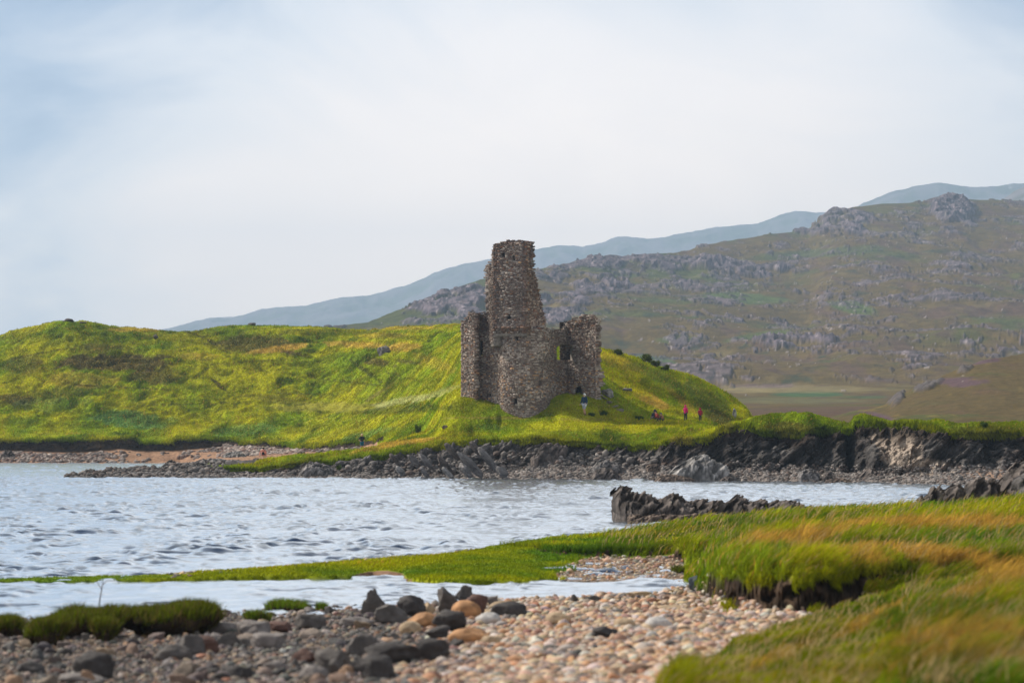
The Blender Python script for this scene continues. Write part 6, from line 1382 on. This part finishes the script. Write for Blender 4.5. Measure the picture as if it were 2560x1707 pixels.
# pink and crimson coats on the right
PK = pmat('pink_coat_mat', (.62, .01, .14), namp=.12); CR = pmat('crimson_coat_mat', (.33, .008, .035), namp=.12); DK = pmat('dark_trousers_mat', (.035, .035, .04)); 
def coat(mat, low=.20): n_ = jacket(mat, low, 'coat'); return (n_[0], n_[1], [((0, .0, .78), .19)] + n_[2], [(0, 1)] + [(a + 1, b + 1) for a, b in n_[3]])
for (px_, d_, yf, m_, rz, lab, sc, extra) in [(1714, 236.0, 1060, PK, 150, 'person standing in a bright pink hooded coat and dark trousers', .74, 1), (1750.5, 233.5, 1066, CR, 190, 'person in a crimson hooded coat, rightmost of all the people', .66, 0)]:
    J = dict(STAND); J.update(wrL=(.18, -.22, 1.02), haL=(.12, -.28, 1.04), elL=(.26, -.02, 1.16)); J['face'] = (0, -1, -.1)
    z = float(zat(yf, d_)); p_ = person((float(xat(px_, d_)), d_, max(z, ground_at(px_, d_)) if False else ground_at(px_, d_)), math.radians(rz), J, [coat(m_), legs_(DK, J), boots(DK, J, 'L'), boots(DK, J, 'R')], lab, sc, hair=[('hood', m_, (0, .015, -.01), (.125, .13, .145), True)])
# the three sitting in the grass
SIT = dict(pelvis=(0, .05, .12), waist=(0, .03, .30), chest=(0, -.04, .50), neck=(0, -.09, .64), jaw=(0, -.13, .71), skull=(0, -.13, .79), shL=(.19, -.05, .57), elL=(.26, -.18, .36), wrL=(.16, -.36, .34), haL=(.10, -.42, .33), shR=(-.19, -.05, .57), elR=(-.26, -.18, .36), wrR=(-.16, -.36, .34), haR=(-.10, -.42, .33),
           hipL=(.10, .0, .12), knL=(.17, -.38, .42), anL=(.13, -.55, .09), toL=(.13, -.68, .05), hipR=(-.10, .0, .12), knR=(-.17, -.38, .42), anR=(-.13, -.55, .09), toR=(-.13, -.68, .05), face=(0, -1, -.2))
BK = pmat('black_jacket_mat', (.010, .013, .028)); RU = pmat('rust_jacket_mat', (.26, .035, .018)); TNJ = pmat('tan_jacket_mat', (.30, .14, .06)); BL_ = pmat('blue_hat_mat', (.03, .06, .09)); HD = pmat('dark_hair_mat', (.02, .012, .008))
for (px_, d_, m_, rz, lab, hr, sc) in [(1634, 232.6, BK, 60, 'person sitting in the grass in a black hooded jacket, leftmost of the three', [('hood', BK, (0, .015, -.01), (.125, .13, .15), True)], 1.0),
        (1643, 232.3, RU, -70, 'person sitting in a rust red jacket, leaning towards the black hooded one', [('hair', HD, (0, .015, .01), (.105, .11, .12), True)], .95),
        (1655, 232.4, TNJ, -50, 'person sitting in tan with a dark blue cap, smallest of the three', [('cap', BL_, (0, 0, .02), (.11, .12, .10), True)], .8)]:
    person((float(xat(px_, d_)), d_, ground_at(px_, d_) + .0), math.radians(rz), SIT, [jacket(m_, .19), legs_(DK, SIT), boots(DK, SIT, 'L'), boots(DK, SIT, 'R')], lab, sc, hair=hr)
# child with fair hair on the path behind the grassy strip
J = dict(STAND); J.update(elR=(-.36, .02, 1.16), wrR=(-.22, -.10, 1.0), haR=(-.16, -.12, .97), face=(.5, -.8, -.5), elL=(.27, -.02, 1.15))
BS = pmat('black_shirt_mat', (.010, .011, .014)); TL = pmat('teal_shorts_mat', (.0, .11, .18)); BH = pmat('fair_hair_mat', (.72, .56, .36))
d_ = 292.5; px_ = 905; gz = float(zat(1127, d_)); person((float(xat(px_, d_)), d_, max(gz, ground_at(px_, d_)) ), math.radians(15), J, [jacket(BS, .165, 't_shirt', False, .06), legs_(TL, J, False, 'shorts', .115, .09), boots(pmat('shoe_mat', (.1, .09, .09)), J, 'L'), boots(pmat('shoe_mat', (.1, .09, .09)), J, 'R')], 'fair haired person in black t-shirt and teal shorts, hand on hip, on the path', .97, hair=[('hair', BH, (0, .02, .015), (.11, .115, .12), True)])
# sunbather seen from behind on the back beach
d_ = 309; px_ = 658; RD = pmat('sunburnt_skin_mat', (.62, .24, .17)); J = dict(SIT); J.update(elL=(.30, .02, .34), wrL=(.33, .12, .10), haL=(.34, .14, .04), elR=(-.30, .02, .34), wrR=(-.33, .12, .10), haR=(-.34, .14, .04))
gz = max(float(zat(1144, d_)), ground_at(px_, d_)); s_ = person((float(xat(px_, d_)), d_, gz), math.radians(176), J, [('swimsuit', BS, [('pelvis', .175), ('waist', .15), ((0, .0, .44), .15)], [(0, 1), (1, 2)]), ('strap', BS, [((.08, .05, .42), .03), ((.10, .06, .55), .022), ((.08, -.05, .64), .02)], [(0, 1), (1, 2)]), ('strap', BS, [((-.08, .05, .42), .03), ((-.10, .06, .55), .022), ((-.08, -.05, .64), .02)], [(0, 1), (1, 2)])], 'person with a bare sunburnt back and dark hair sitting on the back beach', 1.15, skin=RD, hair=[('hair', HD, (0, .03, -.01), (.11, .12, .14), True), ('sun_hat', pmat('straw_mat', (.42, .36, .25)), (0, -.02, .07), (.17, .17, .05), False)])
